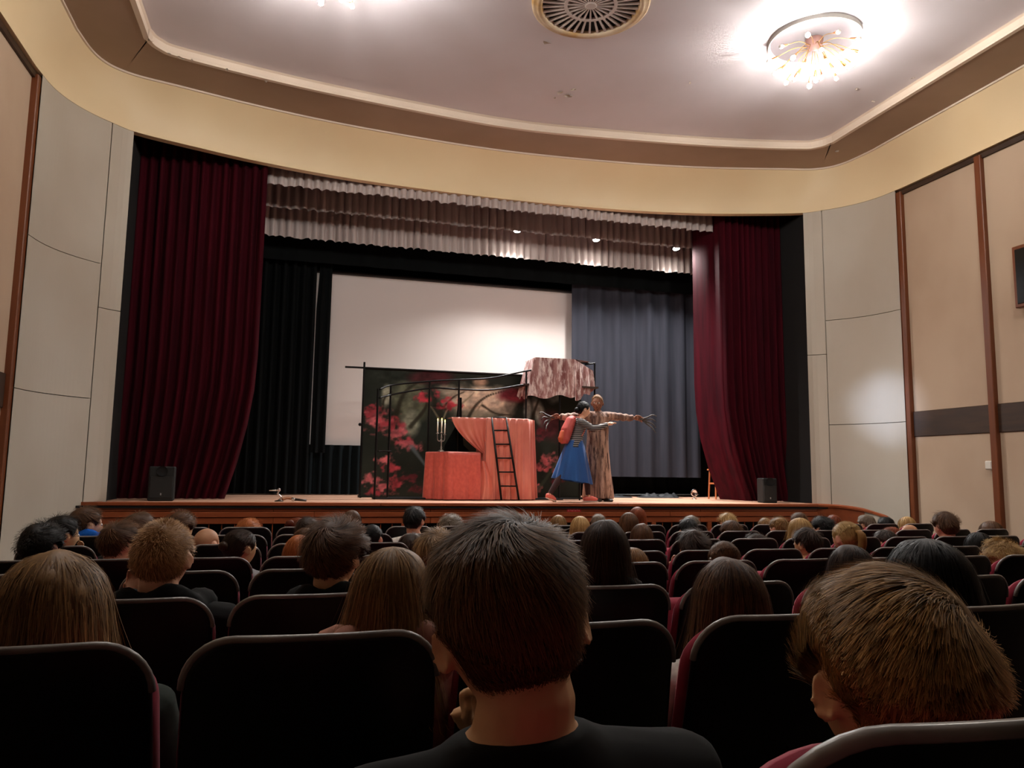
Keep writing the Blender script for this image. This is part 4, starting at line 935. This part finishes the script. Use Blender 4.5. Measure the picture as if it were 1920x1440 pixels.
STY = {
 'short': dict(n=900, top=.026, side=.014, length=.05, lift=.25), 'fade': dict(n=900, top=.030, side=.004, nape=.002, length=.05, lift=.45), 'messy': dict(n=1100, top=.034, side=.020, length=.07, lift=.28, swirl=.8, clump=.8),
 'curly': dict(n=1500, top=.036, side=.026, nape=.014, length=.06, lift=.35, wave=.010, K=8, swirl=.9), 'long': dict(style='long', n=1200, K=9, top=.018, side=.016, nape=.014, drop=.26, whorl=(0, -.1, 1), swirl=0, width=.0013), 'bob': dict(style='bob', n=1000, K=8, top=.022, side=.02, nape=.016, drop=.06, whorl=(0, -.1, 1), swirl=0, width=.0013),
 'tied': dict(n=900, top=.012, side=.010, nape=.008, length=.06, lift=.03, whorl=(0, .75, .66), swirl=0), 'shaved': dict(style='shaved', n=0, top=.004, side=.003, nape=.002)}
HAIRC = {}
def hair_mesh(sty, seed, **kw):
    k = (sty, seed, tuple(sorted(kw.items())))
    if k not in HAIRC:
        a = dict(STY[sty]); a.update(kw); HAIRC[k] = hair(seed, **a)
    return HAIRC[k]
M_eye = mat('eye_white', (224, 218, 210), .25); M_iris = mat('dark_iris', (30, 22, 18), .2)
FOCUS = np.array([4.5, 11.7])
PEOPLE = []
def audience(cx, topy, row, sty, col, label, s=.93, cloth='black', turn=None, pose='lap', ydist=None, seed=None, skin=None, extra=None, hk=None, tilt=0.0, pit=0.0, hi=False, hmat=None, lean=0.0, szf=None):
    y = ydist if ydist else ROWY[row-1]+.20
    p = at(cx, topy, y=y); fz = ROWF[row-1]
    tk = hk.get('top', STY[sty]['top']) if hk else STY[sty]['top']
    yaw = math.atan2(FOCUS[0]-p[0], FOCUS[1]-y)*.8 if turn is None else math.radians(turn)
    bm_, yq = body_mesh(yaw, pose, hi, tilt, pit); ry = -(yaw-yq)
    ztop = p[2]-tk*.9*s; want = (ztop-fz)/1.256; sz = min(max(want, .90*s), 1.10*s); sz = szf*s if szf else sz; dz = ztop-fz-sz*1.256
    t = thing('person', label, 'person', (0, 0, 0), ry, 'seated audience'); t.scale = (s, s, sz)
    t.rotation_euler = (0, lean, ry); off = rotz(ry) @ roty(lean) @ (HEADC*np.array([s, s, sz])); t.location = (p[0]-off[0], y-off[1], fz+dz+(HEADC[2]*sz-off[2]))
    sk = SK[(len(PEOPLE) if skin is None else skin) % 3]
    link('body', bm_, sk, t); link('jacket', cloth_mesh(pose, 'top'), CL[cloth], t); link('trousers', cloth_mesh(pose, 'bottom'), CL['navy'] if len(PEOPLE) % 2 else CL['black'], t)
    hm_ = link('hair', hair_mesh(sty, (len(PEOPLE) % 4 if seed is None else seed), **(hk or {})), hmat or hair_mat('hair_'+col, *HC[col]), t)
    Rm = rotz(-yq) @ roty(tilt) @ rotx(pit); mw = Matrix(Rm.tolist()).to_4x4(); mw.translation = Vector(HEADC); hm_.matrix_local = mw
    def onhead(name, mb, m, smooth=True):
        o = mb.build(name, m, t, smooth); o.matrix_local = mw; return o
    for sx in (-1, 1):
        o = onhead('eye', MB().sphere((sx*.032, .0785, .004), .0115, 8, 6), M_eye); 
        onhead('iris', MB().sphere((sx*.032, .0875, .004), (.005, .0035, .005), 8, 6), M_iris)
    if extra: extra(t, onhead, sk)
    PEOPLE.append((t, row, p, label)); return t
# ------------------------------------------------------------------ actors on the stage
def head_frame(t, Rm, hc, s=1.0):
    m = Matrix((Rm*s).tolist()).to_4x4(); m.translation = Vector(hc); return m
def eyes(t, mw):
    for sx in (-1, 1):
        for nm, mb, m in (('eye', MB().sphere((sx*.032, .0785, .004), .0110, 10, 8), M_eye), ('iris', MB().sphere((sx*.032, .087, .004), (.005, .0035, .005), 8, 6), M_iris)):
            o = mb.build(nm, m, t, True); o.matrix_local = mw
# man in the bark robe, arms spread wide, twig-like fingers
YM = 11.78; p = at(1121, 942, y=YM)
man = thing('person', 'person in a long bark-print robe with arms spread and twig fingers', 'person', (p[0], YM, ZS))
M_mask = bark('bark_face_paint', (128, 78, 56), (176, 120, 92), (70, 42, 34), 40, 10)
hcM = np.array([-.02, -.02, 1.625]); RmM = rotz(math.radians(180-28)) @ rotx(math.radians(-4))
mb = MB()
mb.tube([(0, .02, .92), (0, .01, 1.08), (0, .0, 1.25), (0, .0, 1.38), (0, .0, 1.45), (-.005, -.005, 1.5)], [(.16, .11), (.14, .10), (.165, .11), (.175, .10), (.10, .075), (.06, .058)], 18)
mb.tube([(-.005, -.005, 1.47), (-.012, -.01, 1.53), (-.02, -.01, 1.6)], [.058, .054, .05], 14)
arms = {1: [(.05, 0, 1.41), (.17, 0, 1.42), (.40, -.02, 1.415), (.62, -.05, 1.40)], -1: [(-.05, 0, 1.41), (-.18, 0, 1.42), (-.44, -.02, 1.395), (-.70, -.06, 1.375)]}
for sx in (-1, 1):
    mb.tube(arms[sx], [.06, .056, .044, .03], 12)
    mb.tube([(sx*.085, .02, .95), (sx*.09, .0, .5), (sx*.10, .02, .09)], [.085, .06, .04], 12)
    mb.tube([(sx*.10, .05, .05), (sx*.115, -.05, .045), (sx*.13, -.16, .03)], [.04, .042, .03], 10)
    w = np.array(arms[sx][-1]); hand(mb, w, (sx*.9, -.15, -.1), (0, .1, 1), (sx*.2, -.6, .8), .28, 1.15, .5, .3)
add_head(mb, RmM, hcM, 1.2)
link('body', remesh(mb, 'body', .0055, 2, .5), M_mask, man)
mw = head_frame(man, RmM, hcM, 1.2); eyes(man, mw)
o = link('hair', hair(91, n=700, top=.010, side=.008, nape=.004, length=.025, lift=.3), hair_mat('hair_bark', (96, 64, 40), (190, 146, 100)), man); o.matrix_local = mw
M_robe = bark('bark_robe', (112, 80, 66), (186, 150, 130), (74, 48, 42), 10, .8)
mb = MB()
mb.tube([(0, .0, 1.49), (0, .0, 1.45), (0, .0, 1.40), (0, .005, 1.25), (0, .01, 1.05), (.0, .02, .8), (.0, .02, .5), (.01, .02, .25), (.01, .02, .07), (.01, .02, .045)], [(.085, .075), (.15, .10), (.195, .125), (.19, .135), (.185, .14), (.20, .155), (.225, .17), (.25, .185), (.265, .195), (.26, .19)], 24)
for sx in (-1, 1):
    A = arms[sx]; mb.tube([A[0], A[1], A[2], np.array(A[3])*.98+np.array(A[2])*.02], [.075, .078, .066, .052], 14)
me = remesh(mb, 'robe', .011, 3, .6)
v = np.zeros(len(me.vertices)*3); me.vertices.foreach_get('co', v); v = v.reshape(-1, 3)
low = np.clip((1.2-v[:, 2])/1.2, 0, 1); ang = np.arctan2(v[:, 1], v[:, 0]); v[:, :2] *= (1+.07*low*np.sin(ang*9+1)+.03*low*np.sin(ang*17))[:, None]
arm_ = np.clip((np.abs(v[:, 0])-.2)/.2, 0, 1); v[:, 2] += -.006*arm_*(1+np.sin(v[:, 0]*60)); me.vertices.foreach_set('co', v.ravel()); me.update()
link('robe', me, M_robe, man)
M_twig = mat('dark_twig', (40, 32, 30), .5, rgb2=(90, 82, 76), scale=(40, 40, 40))
for sx in (-1, 1):
    tipbase = np.array(arms[sx][-1])+np.array([sx*.19, -.05, -.03])
    for k in range(4):
        a = -.5+.32*k; q = tipbase+np.array([0, 0, .03-.022*k]); d = np.array([sx*(.15-.02*k), -.02-.03*k, (.05, -.01, -.07, -.12)[k]])
        MB().tube(smooth_path([q-d*.6, q+d*.4, q+d*.9+np.array([0, 0, .015]), q+d*1.3+np.array([0, -.02, -.03])], 8), [.015]*3+[.014]*2+[.011, .009, .006], 6).build('twig_finger', M_twig, man, True)
for sx in (-1, 1): MB().box((sx*.10+.03, -.14, .025), (.09, .24, .05), bev=.02).build('shoe', mat('black_shoe', (16, 15, 15), .4), man)

# woman striding towards the man
YW = 11.5; p = at(1075, 942, y=YW); kx = .0087
wo = thing('person', 'person in a striped top and blue skirt striding with an arm outstretched', 'person', (p[0], YW, ZS))
def wp(px, py, dy=0.0): q = at(px, py, y=YW+dy); return np.array([q[0]-p[0], dy, q[2]-ZS])
hcW = wp(1094, 769); RmW = rotz(math.radians(-84)) @ rotx(math.radians(-8))
hip, chest, neck = wp(1076, 836), wp(1086, 800), wp(1090, 786)
mb = MB()
mb.tube([hip-(0, 0, .08), hip, (hip+chest)/2, chest, wp(1088, 789), neck+(0, 0, .03)], [(.12, .15), (.11, .14), (.09, .12), (.10, .15), (.08, .12), (.05, .05)], 18)
mb.tube([neck-(0, 0, .02), neck+(.01, 0, .04), hcW+np.array([-.02, 0, -.05])], [.052, .048, .046], 12)
add_head(mb, RmW, hcW, 1.12)
armN = [wp(1087, 790, -.12), wp(1090, 791, -.15), wp(1110, 803, -.20), wp(1122, 802, -.22), wp(1138, 796, -.16)]
armF = [wp(1087, 790, .12), wp(1092, 792, .15), wp(1112, 802, .18), wp(1126, 800, .15), wp(1140, 796, .1)]
for A in (armN, armF):
    mb.tube(A, [.05, .048, .040, .036, .026], 12); d = A[-1]-A[-2]; hand(mb, A[-1], d+np.array([.06, 0, .015]), (0, .1, 1), (0, -1 if A is armF else 1, .2), .25, .92)
legs = [[wp(1073, 845, -.03), wp(1065, 872, -.05), wp(1047, 900, -.08), wp(1031, 926, -.09)], [wp(1080, 845, .03), wp(1093, 872, .05), wp(1100, 900, .06), wp(1103, 928, .06)]]
for A in legs: mb.tube(A, [.07, .062, .05, .036], 12)
mb.tube([wp(1030, 925, -.09), wp(1032, 934, -.09), wp(1040, 939, -.09)], [.034, .034, .026], 10)
mb.tube([wp(1102, 930, .06), wp(1106, 935, .06), wp(1116, 938, .06)], [.034, .034, .024], 10)
link('body', remesh(mb, 'body', .0055, 2, .5), SK[0], wo)
mw = head_frame(wo, RmW, hcW, 1.12); eyes(wo, mw)
o = link('hair', hair(77, n=900, top=.018, side=.016, nape=.014, length=.06, lift=.06, whorl=(0, .75, .66), swirl=0), hair_mat('hair_black', *HC['black']), wo); o.matrix_local = mw
o = MB().sphere((0, -.10, -.02), (.04, .045, .045), 12, 8).build('hair_bun', hair_mat('hair_black', *HC['black']), wo, True); o.matrix_local = mw
# striped top
def stripes():
    m = bpy.data.materials.new('black_white_stripes'); m.use_nodes = True; nt = m.node_tree; b = nt.nodes['Principled BSDF']; b.inputs['Roughness'].default_value = .8
    tc = nt.nodes.new('ShaderNodeTexCoord'); w_ = nt.nodes.new('ShaderNodeTexWave'); w_.bands_direction = 'Z'; w_.inputs['Scale'].default_value = 10; w_.inputs['Distortion'].default_value = .4
    r = nt.nodes.new('ShaderNodeValToRGB'); r.color_ramp.interpolation = 'CONSTANT'; r.color_ramp.elements[0].color = (.02, .018, .02, 1); r.color_ramp.elements[1].color = (.42, .38, .36, 1); r.color_ramp.elements[1].position = .72
    nt.links.new(tc.outputs['Object'], w_.inputs['Vector']); nt.links.new(w_.outputs['Fac'], r.inputs[0]); nt.links.new(r.outputs[0], b.inputs['Base Color']); return m
mb = MB(); g = .012
mb.tube([hip-(0, 0, .03), hip, (hip+chest)/2, chest, wp(1088, 789), neck+(0, 0, .005)], [(.12+g, .15+g), (.11+g, .14+g), (.09+g, .12+g), (.10+g, .15+g), (.085+g, .125+g), (.06, .06)], 18)
for A in (armN, armF): mb.tube(A, [.05+g, .048+g, .040+g, .036+g, .026+g], 12)
link('striped_top', remesh(mb, 'striped_top', .009, 2, .6), stripes(), wo)
# skirt
n = 64; th = np.linspace(0, 2*math.pi, n, endpoint=False); Gk = []
w0 = wp(1078, 826); h0 = wp(1074, 902)
for t in np.linspace(0, 1, 14):
    c = w0*(1-t)+h0*t; rx = .125+(.325-.125)*t**.85; ry = .135+(.24-.135)*t; fold = 1+.07*t*np.sin(th*11+.5)+.03*t*np.sin(th*5)
    z = c[2]+.05*t*(-np.cos(th))*1.0
    Gk.append(np.c_[c[0]+np.cos(th)*rx*fold, np.sin(th)*ry*fold, z])
Gk.append(Gk[13]+np.array([0, 0, -.004]))
MB().grid(np.stack(Gk), closed_v=True).build('blue_skirt', mat('royal_blue_cloth', (22, 88, 160), .7, rgb2=(16, 72, 138), scale=(4, 4, 1), sheen=.2), wo, True)
mb = MB()
for A in legs: mb.tube(A, [.072, .066, .055, .04], 12)
link('leggings', remesh(mb, 'leggings', .009, 2, .6), mat('maroon_black_leggings', (52, 26, 28), .8), wo)
M_shoe = mat('coral_canvas', (214, 104, 92), .6); M_sole = mat('white_sole', (226, 214, 204), .5)
for a, b, c, tilt_ in ((wp(1024, 929, -.09), wp(1032, 934, -.09), wp(1042, 941, -.09), .55), (wp(1094, 938, .06), wp(1105, 938, .06), wp(1121, 941, .06), 0.0)):
    a[2] = max(a[2], .045); c[2] = max(c[2], .035); b = (a+c)/2+np.array([0, 0, .012])
    sh = MB().tube(smooth_path([a, b, c], 8), [(.03, .034), (.042, .044), (.044, .046), (.042, .045), (.04, .043), (.038, .036), (.034, .03), (.02, .018)], 12).build('shoe', M_shoe, wo, True)
    MB().tube([a-(0, 0, .034), (a+c)/2-(0, 0, .03), c-(0, 0, .024)], [(.035, .008), (.042, .008), (.034, .008)], 10).build('sole', M_sole, sh, True)
bk = thing('backpack', 'coral backpack on the back of the striding person', 'backpack', (p[0], YW, ZS))
q = wp(1065, 806); M_pack = mat('coral_backpack_cloth', (206, 92, 84), .6, rgb2=(190, 78, 72), scale=(9, 9, 9))
mb = MB(); mb.tube([wp(1058, 832), wp(1058, 826), wp(1063, 806), wp(1071, 787), wp(1074, 781)], [(.05, .10), (.075, .14), (.09, .15), (.075, .13), (.04, .09)], 18)
link('bag', remesh(mb, 'bag', .009, 3, .6), M_pack, bk)
mb = MB(); mb.tube([wp(1052, 829), wp(1052, 822), wp(1055, 808)], [(.03, .07), (.045, .10), (.03, .09)], 14)
link('front_pocket', remesh(mb, 'front_pocket', .009, 3, .6), mat('orange_coral_cloth', (206, 98, 66), .6), bk)
for sy in (-.1, .1): MB().tube(smooth_path([wp(1073, 784, sy), wp(1086, 783, sy*1.2), wp(1097, 796, sy*1.2), wp(1092, 815, sy*1.2), wp(1074, 828, sy)], 20), (.008), 6).build('strap', M_pack, bk, True)

# ------------------------------------------------------------------ audience
def bun(cx=0, cz=.02, r=.04, col='brown'):
    def f(t, on, sk): on('hair_bun', MB().sphere((cx, -.115, cz), (r*1.1, r*.8, r), 14, 9), hair_mat('hair_'+col, *HC[col]))
    return f
def hood(cloth, z=1.0, w=1.0):
    def f(t, on, sk):
        u = np.linspace(0, 2*math.pi, 40, endpoint=False); G = []
        for v in np.linspace(0, 2*math.pi, 14, endpoint=False):
            rr = .036*(1+.25*np.sin(u*5+v)); back = .5-.5*np.cos(u-math.pi/2*0)
            bk_ = np.clip(-np.sin(u), 0, 1)
            R0 = .088; G.append(np.c_[np.cos(u)*(R0+rr*np.cos(v))*1.25*w, -.05+np.sin(u)*(R0+rr*np.cos(v))*.92, z-.02+rr*np.sin(v)*1.5+.03*bk_])
        MB().grid(np.stack(G), closed_u=True, closed_v=True).build('hood', CL[cloth], t, True)
    return f
def collar(c, z=1.015, r=.075):
    def f(t, on, sk):
        u = np.linspace(0, 2*math.pi, 30); MB().tube(np.c_[np.cos(u)*r, -.067+np.sin(u)*r*.92, z+.012*np.sin(u+3.14)], .009, 6, False).build('collar', CL[c], t, True)
    return f
def clip_(t, on, sk): on('hair_clip', MB().sphere((-.085, -.03, .02), (.008, .016, .012), 10, 6), M_silver)
def ponytail(t, on, sk):
    on('ponytail', MB().tube(smooth_path([(.0, -.10, .06), (.0, -.135, .05), (.005, -.14, -.01), (0, -.125, -.10), (.01, -.12, -.16)], 12), [.014, .02, .024, .026, .026, .026, .024, .022, .02, .016, .012, .006], 10), hair_mat('hair_blond', *HC['blond']))
    on('hair_tie', MB().tube([(0, -.108, .06), (0, -.122, .056)], .016, 10), CL['black'])
N_HI = dict(n=6000, K=8, width=.0008)
# row 1: the two nearest
audience(962, 957, 1, 'fade', 'boybrown', 'boy with short dark brown fade haircut, nearest head in the centre', s=.95, turn=4, ydist=.80, pose='chin_left', hi=True, skin=1, seed=61, tilt=math.radians(-5), lean=-.085,
         hk=dict(n=22000, K=6, top=.032, side=.003, nape=.001, length=.05, lift=.06, width=.0005, swirl=.5, clump=.9, whorl=(.25, -.2, .95)))
audience(1664, 1060, 1, 'short', 'nearbrown', 'boy with thick golden-brown hair and a crown whorl, nearest on the right', s=.88, turn=12, ydist=.615, pit=-.12, szf=.92, hi=True, skin=1, seed=62,
         hk=dict(n=26000, K=9, bowl=(-.05, .024), top=.026, side=.018, nape=.004, length=.11, lift=.04, width=.0005, swirl=.4, clump=1.1, whorl=(.55, -.55, .63)))
# row 2
audience(107, 1030, 2, 'long', 'darkblond', 'girl with long straight light-brown hair at the left edge', s=.97, cloth='green', seed=63, turn=8, hk=dict(n=6000, K=10, width=.0009, drop=.24, top=.026))
audience(737, 1024, 2, 'long', 'darkblond', 'girl with long loose light-brown hair over a dusty pink hood', s=.86, cloth='tan', extra=hood('tan', 1.04, 1.2), seed=64, turn=24, hk=dict(n=6000, K=10, width=.0009, drop=.20, top=.020))
audience(1366, 1045, 2, 'long', 'brown', 'girl with long brown hair in the second nearest row, white collar', s=.88, cloth='white', seed=65, turn=12, hk=dict(n=6000, K=10, width=.0009, drop=.24, top=.020))
audience(1737, 1007, 2, 'long', 'black', 'person with full black hair behind the nearest right boy', s=.98, seed=66, turn=10, hk=dict(n=3500, K=9, width=.001, drop=.16, top=.030))
# row 3
audience(309, 974, 3, 'shaved', 'cropblond', 'boy with cropped blond hair and wide black jacket', s=1.03, seed=67, turn=8, pose='hand_left', extra=hood('black'), hk=dict(style='short', n=7000, K=3, top=.012, side=.008, nape=.004, length=.009, lift=.4, width=.0008))
audience(629, 970, 3, 'messy', 'brown', 'boy with wavy brown hair and black jacket left of centre', s=.98, seed=68, turn=26, extra=hood('black'), hk=dict(n=5000, K=6, width=.0009, lift=.3))
audience(1134, 974, 3, 'long', 'darkbrown', 'girl with dark brown hair and black jacket right of the centre boy', s=.92, seed=69, turn=22, cloth='black', extra=hood('black'), hk=dict(n=3000, K=9, width=.001, drop=.14, top=.02))
audience(1594, 1021, 3, 'bob', 'darkbrown', 'person with dark rounded hair left of the full black-haired one', s=.88, seed=70, turn=6, hk=dict(n=2500))
# row 4
audience(818, 992, 4, 'messy', 'darkblond', 'child with tousled light-brown hair just left of the centre boy', s=.95, seed=1, hk=dict(n=2500))
audience(1188, 1026, 4, 'long', 'lightbrown', 'small child with light-brown hair peeping over a middle seat', s=.84, seed=2)
audience(1357, 1014, 4, 'tied', 'brown', 'girl with smooth brown hair and a silver hair clip', s=.92, seed=3, extra=clip_, hk=dict(n=2500))
audience(1880, 1012, 4, 'curly', 'blond', 'person with curly golden hair at the right edge', s=1.0, seed=4, turn=-8, hk=dict(n=3500))
# row 5
audience(83, 978, 5, 'curly', 'black', 'person with bushy black hair at the far left', s=1.0, seed=5, turn=22)
audience(226, 978, 5, 'fade', 'brown', 'boy with brown fade haircut and white-striped collar on the left', s=.98, seed=6, turn=38, extra=collar('white', 1.045, .08), hk=dict(n=2500))
audience(452, 991, 5, 'tied', 'darkbrown', 'girl with a small dark bun, grey top and bare neck', s=.98, cloth='grey', seed=7, turn=45, extra=bun(.0, .03, .028, 'brown'), hk=dict(n=2000))
audience(562, 1002, 5, 'long', 'ginger', 'girl with long honey-coloured hair behind the wavy-haired boy', s=.86, seed=8)
audience(1300, 992, 5, 'messy', 'darkbrown', 'boy with shaggy dark brown hair holding his cheek', s=1.0, seed=9, pose='hand_left', turn=14, hk=dict(n=2500))
audience(1512, 988, 5, 'fade', 'darkbrown', 'boy with dark hair and bare neck looking left', s=.93, seed=10, turn=-12, hk=dict(n=1800))
audience(1586, 977, 5, 'tied', 'blond', 'girl with tightly pulled blond hair and a ponytail', s=1.05, seed=11, turn=0, extra=ponytail, hk=dict(n=2200))
audience(1834, 997, 5, 'bob', 'black', 'person with smooth black hair in front of the curly golden one', s=.92, seed=12)
# row 6
audience(118, 964, 6, 'fade', 'black', 'boy with black hair in profile, chin on his hand, far left', s=1.05, seed=13, pose='hand_right', turn=46)
audience(263, 959, 6, 'short', 'brown', 'person with brown hair behind the white-collared boy', s=1.05, seed=14)
audience(388, 991, 6, 'shaved', 'skinfade', 'child with a shaved head left of the bun girl', s=.98, seed=15)
audience(572, 989, 6, 'tied', 'brown', 'girl with brown hair tied up, half hidden by the wavy-haired boy', s=.9, seed=16)
audience(698, 983, 6, 'tied', 'black', 'person with sleek black hair between the bob and the centre boy', s=.9, seed=17)
audience(774, 999, 6, 'short', 'darkbrown', 'child with dark brown hair left of the tousled child', s=.86, seed=18)
audience(1203, 981, 6, 'long', 'brown', 'girl with long brown hair in the middle rows below the stage', s=.92, seed=19, hk=dict(drop=.14))
audience(1419, 999, 6, 'curly', 'darkbrown', 'boy with dark curls and one ear showing, looking left', s=.92, seed=20, turn=-10)
audience(1499, 970, 6, 'bob', 'blond', 'child with a blond bob looking left', s=.94, seed=21, turn=-14)
audience(1660, 992, 6, 'short', 'darkbrown', 'boy with dark brown hair and a red collar looking left', s=1.0, seed=22, turn=-12, extra=collar('red'))
audience(1771, 958, 6, 'messy', 'brown', 'tall boy with tufted brown hair against the right wall', s=1.05, seed=23, turn=8)
# row 7
audience(164, 948, 7, 'short', 'brown', 'boy in a blue hoodie by the left wall', s=1.15, cloth='blue', seed=24, turn=48, extra=hood('blue', 1.05, 1.15))
audience(340, 958, 7, 'curly', 'brown', 'person with curly brown hair in front of the stage on the left', s=1.05, seed=25)
audience(576, 969, 7, 'messy', 'darkbrown', 'person with tousled dark hair right of the reddish bun', s=.9, seed=26)
audience(777, 949, 7, 'short', 'black', 'boy with short black hair, bare neck and white shirt', s=1.0, cloth='white', seed=27)
audience(1088, 967, 7, 'long', 'blond', 'girl with long yellow-blond hair right of the centre boy', s=.98, seed=28)
audience(1179, 960, 7, 'long', 'brown', 'girl with long dark brown hair left of the red-haired one', s=.96, seed=29)
audience(1290, 971, 7, 'short', 'black', 'boy with black hair below the stage, right of the middle', s=1.0, seed=30)
audience(1371, 974, 7, 'short', 'brown', 'boy with neat brown hair and one ear lit, right half', s=1.05, seed=31, turn=-4)
audience(1460, 968, 7, 'fade', 'darkblond', 'boy with light-brown fade haircut left of the blond bob', s=.95, seed=32, turn=-8)
audience(1542, 967, 7, 'curly', 'black', 'person with black hair holding the face, below the stage end', s=.96, seed=33, turn=-14, pose='hand_left')
audience(1671, 987, 7, 'short', 'auburn', 'person with reddish-brown hair behind the red-collared boy', s=.95, seed=34)
audience(1705, 984, 7, 'shaved', 'skinfade', 'child with a pale forehead right of the reddish-brown head', s=.85, seed=35, turn=-40)
audience(1857, 976, 7, 'long', 'brown', 'girl with brown hair beside the right wall, looking left', s=1.1, seed=36, turn=-10)
# row 8
audience(467, 972, 8, 'curly', 'ginger', 'child with orange curly hair in the front row', s=.98, seed=37, turn=10)
audience(558, 970, 8, 'tied', 'auburn', 'girl with a reddish bun in the front row', s=.95, seed=38, extra=bun(0, .07, .04, 'auburn'))
audience(660, 956, 8, 'bob', 'brown', 'child with a brown bob and cream collar in the front row', s=.9, cloth='cream', seed=39)
audience(846, 964, 8, 'curly', 'greybrown', 'person with pale curly hair left of the centre boy, front row', s=1.1, seed=40)
audience(1047, 965, 8, 'bob', 'darkblond', 'child with light-brown hair just right of the centre boy, front row', s=.9, seed=41)
audience(1122, 964, 8, 'short', 'greybrown', 'person with greyish hair in the front row below the striding actor', s=.85, seed=42)
audience(1195, 950, 8, 'long', 'auburn', 'person with bright red hair in the front row', s=.98, seed=43)
audience(1296, 966, 8, 'short', 'greybrown', 'person with grey-brown hair behind the black-haired boy, front row', s=.95, seed=44)
audience(1363, 960, 8, 'messy', 'blond', 'boy with swept blond hair in the front row', s=.95, seed=45, turn=-4)
audience(1434, 970, 8, 'short', 'darkblond', 'small child with light-brown hair low in a grey-lit seat', s=.78, seed=46)
audience(1498, 960, 8, 'short', 'brown', 'person with brown hair above the blond bob, front row', s=.95, seed=47)
audience(1562, 965, 8, 'short', 'auburn', 'person with reddish hair right of the black-haired one, front row', s=.85, seed=48)
audience(1624, 964, 8, 'short', 'greybrown', 'boy with lit greyish hair at the right stage end, looking left', s=1.0, seed=49, turn=-12)
audience(1660, 968, 8, 'short', 'black', 'person with sleek black hair by the curved right wall', s=.95, seed=50, turn=-10)
audience(1700, 968, 8, 'bob', 'blond', 'girl with pale blond hair in front of the right wall post', s=.9, seed=51, turn=-14)

# seats: one per place, labelled by who sits in it or by its place in the row
occ = {}
for t, row, p, lab in PEOPLE:
    cands = sorted(range(NCOL), key=lambda c: abs(X0+PITCH_X*(c+.5)-p[0]))
    for c in cands[:3]:
        if (row-1, c) not in occ: occ[(row-1, c)] = lab; SEATS.setdefault((row-1, c), (X0+PITCH_X*(c+.5), ROWY[row-1]-(.25 if row == 1 else 0), ROWF[row-1])); break
for (r_, c_), (x, y, fz) in sorted(SEATS.items()):
    s_ = seat(x, y, fz, (r_, c_) not in occ)
    s_['label'] = '%s black-backed seat, %s row from the stage, %s from the left wall' % ('occupied' if (r_, c_) in occ else 'empty', ORD[7-r_], ORD[c_])
print('people', len(PEOPLE), 'seats', len(SEATS), 'tris', sum(len(m.loop_triangles) if m.loop_triangles else len(m.polygons)*2 for m in bpy.data.meshes))
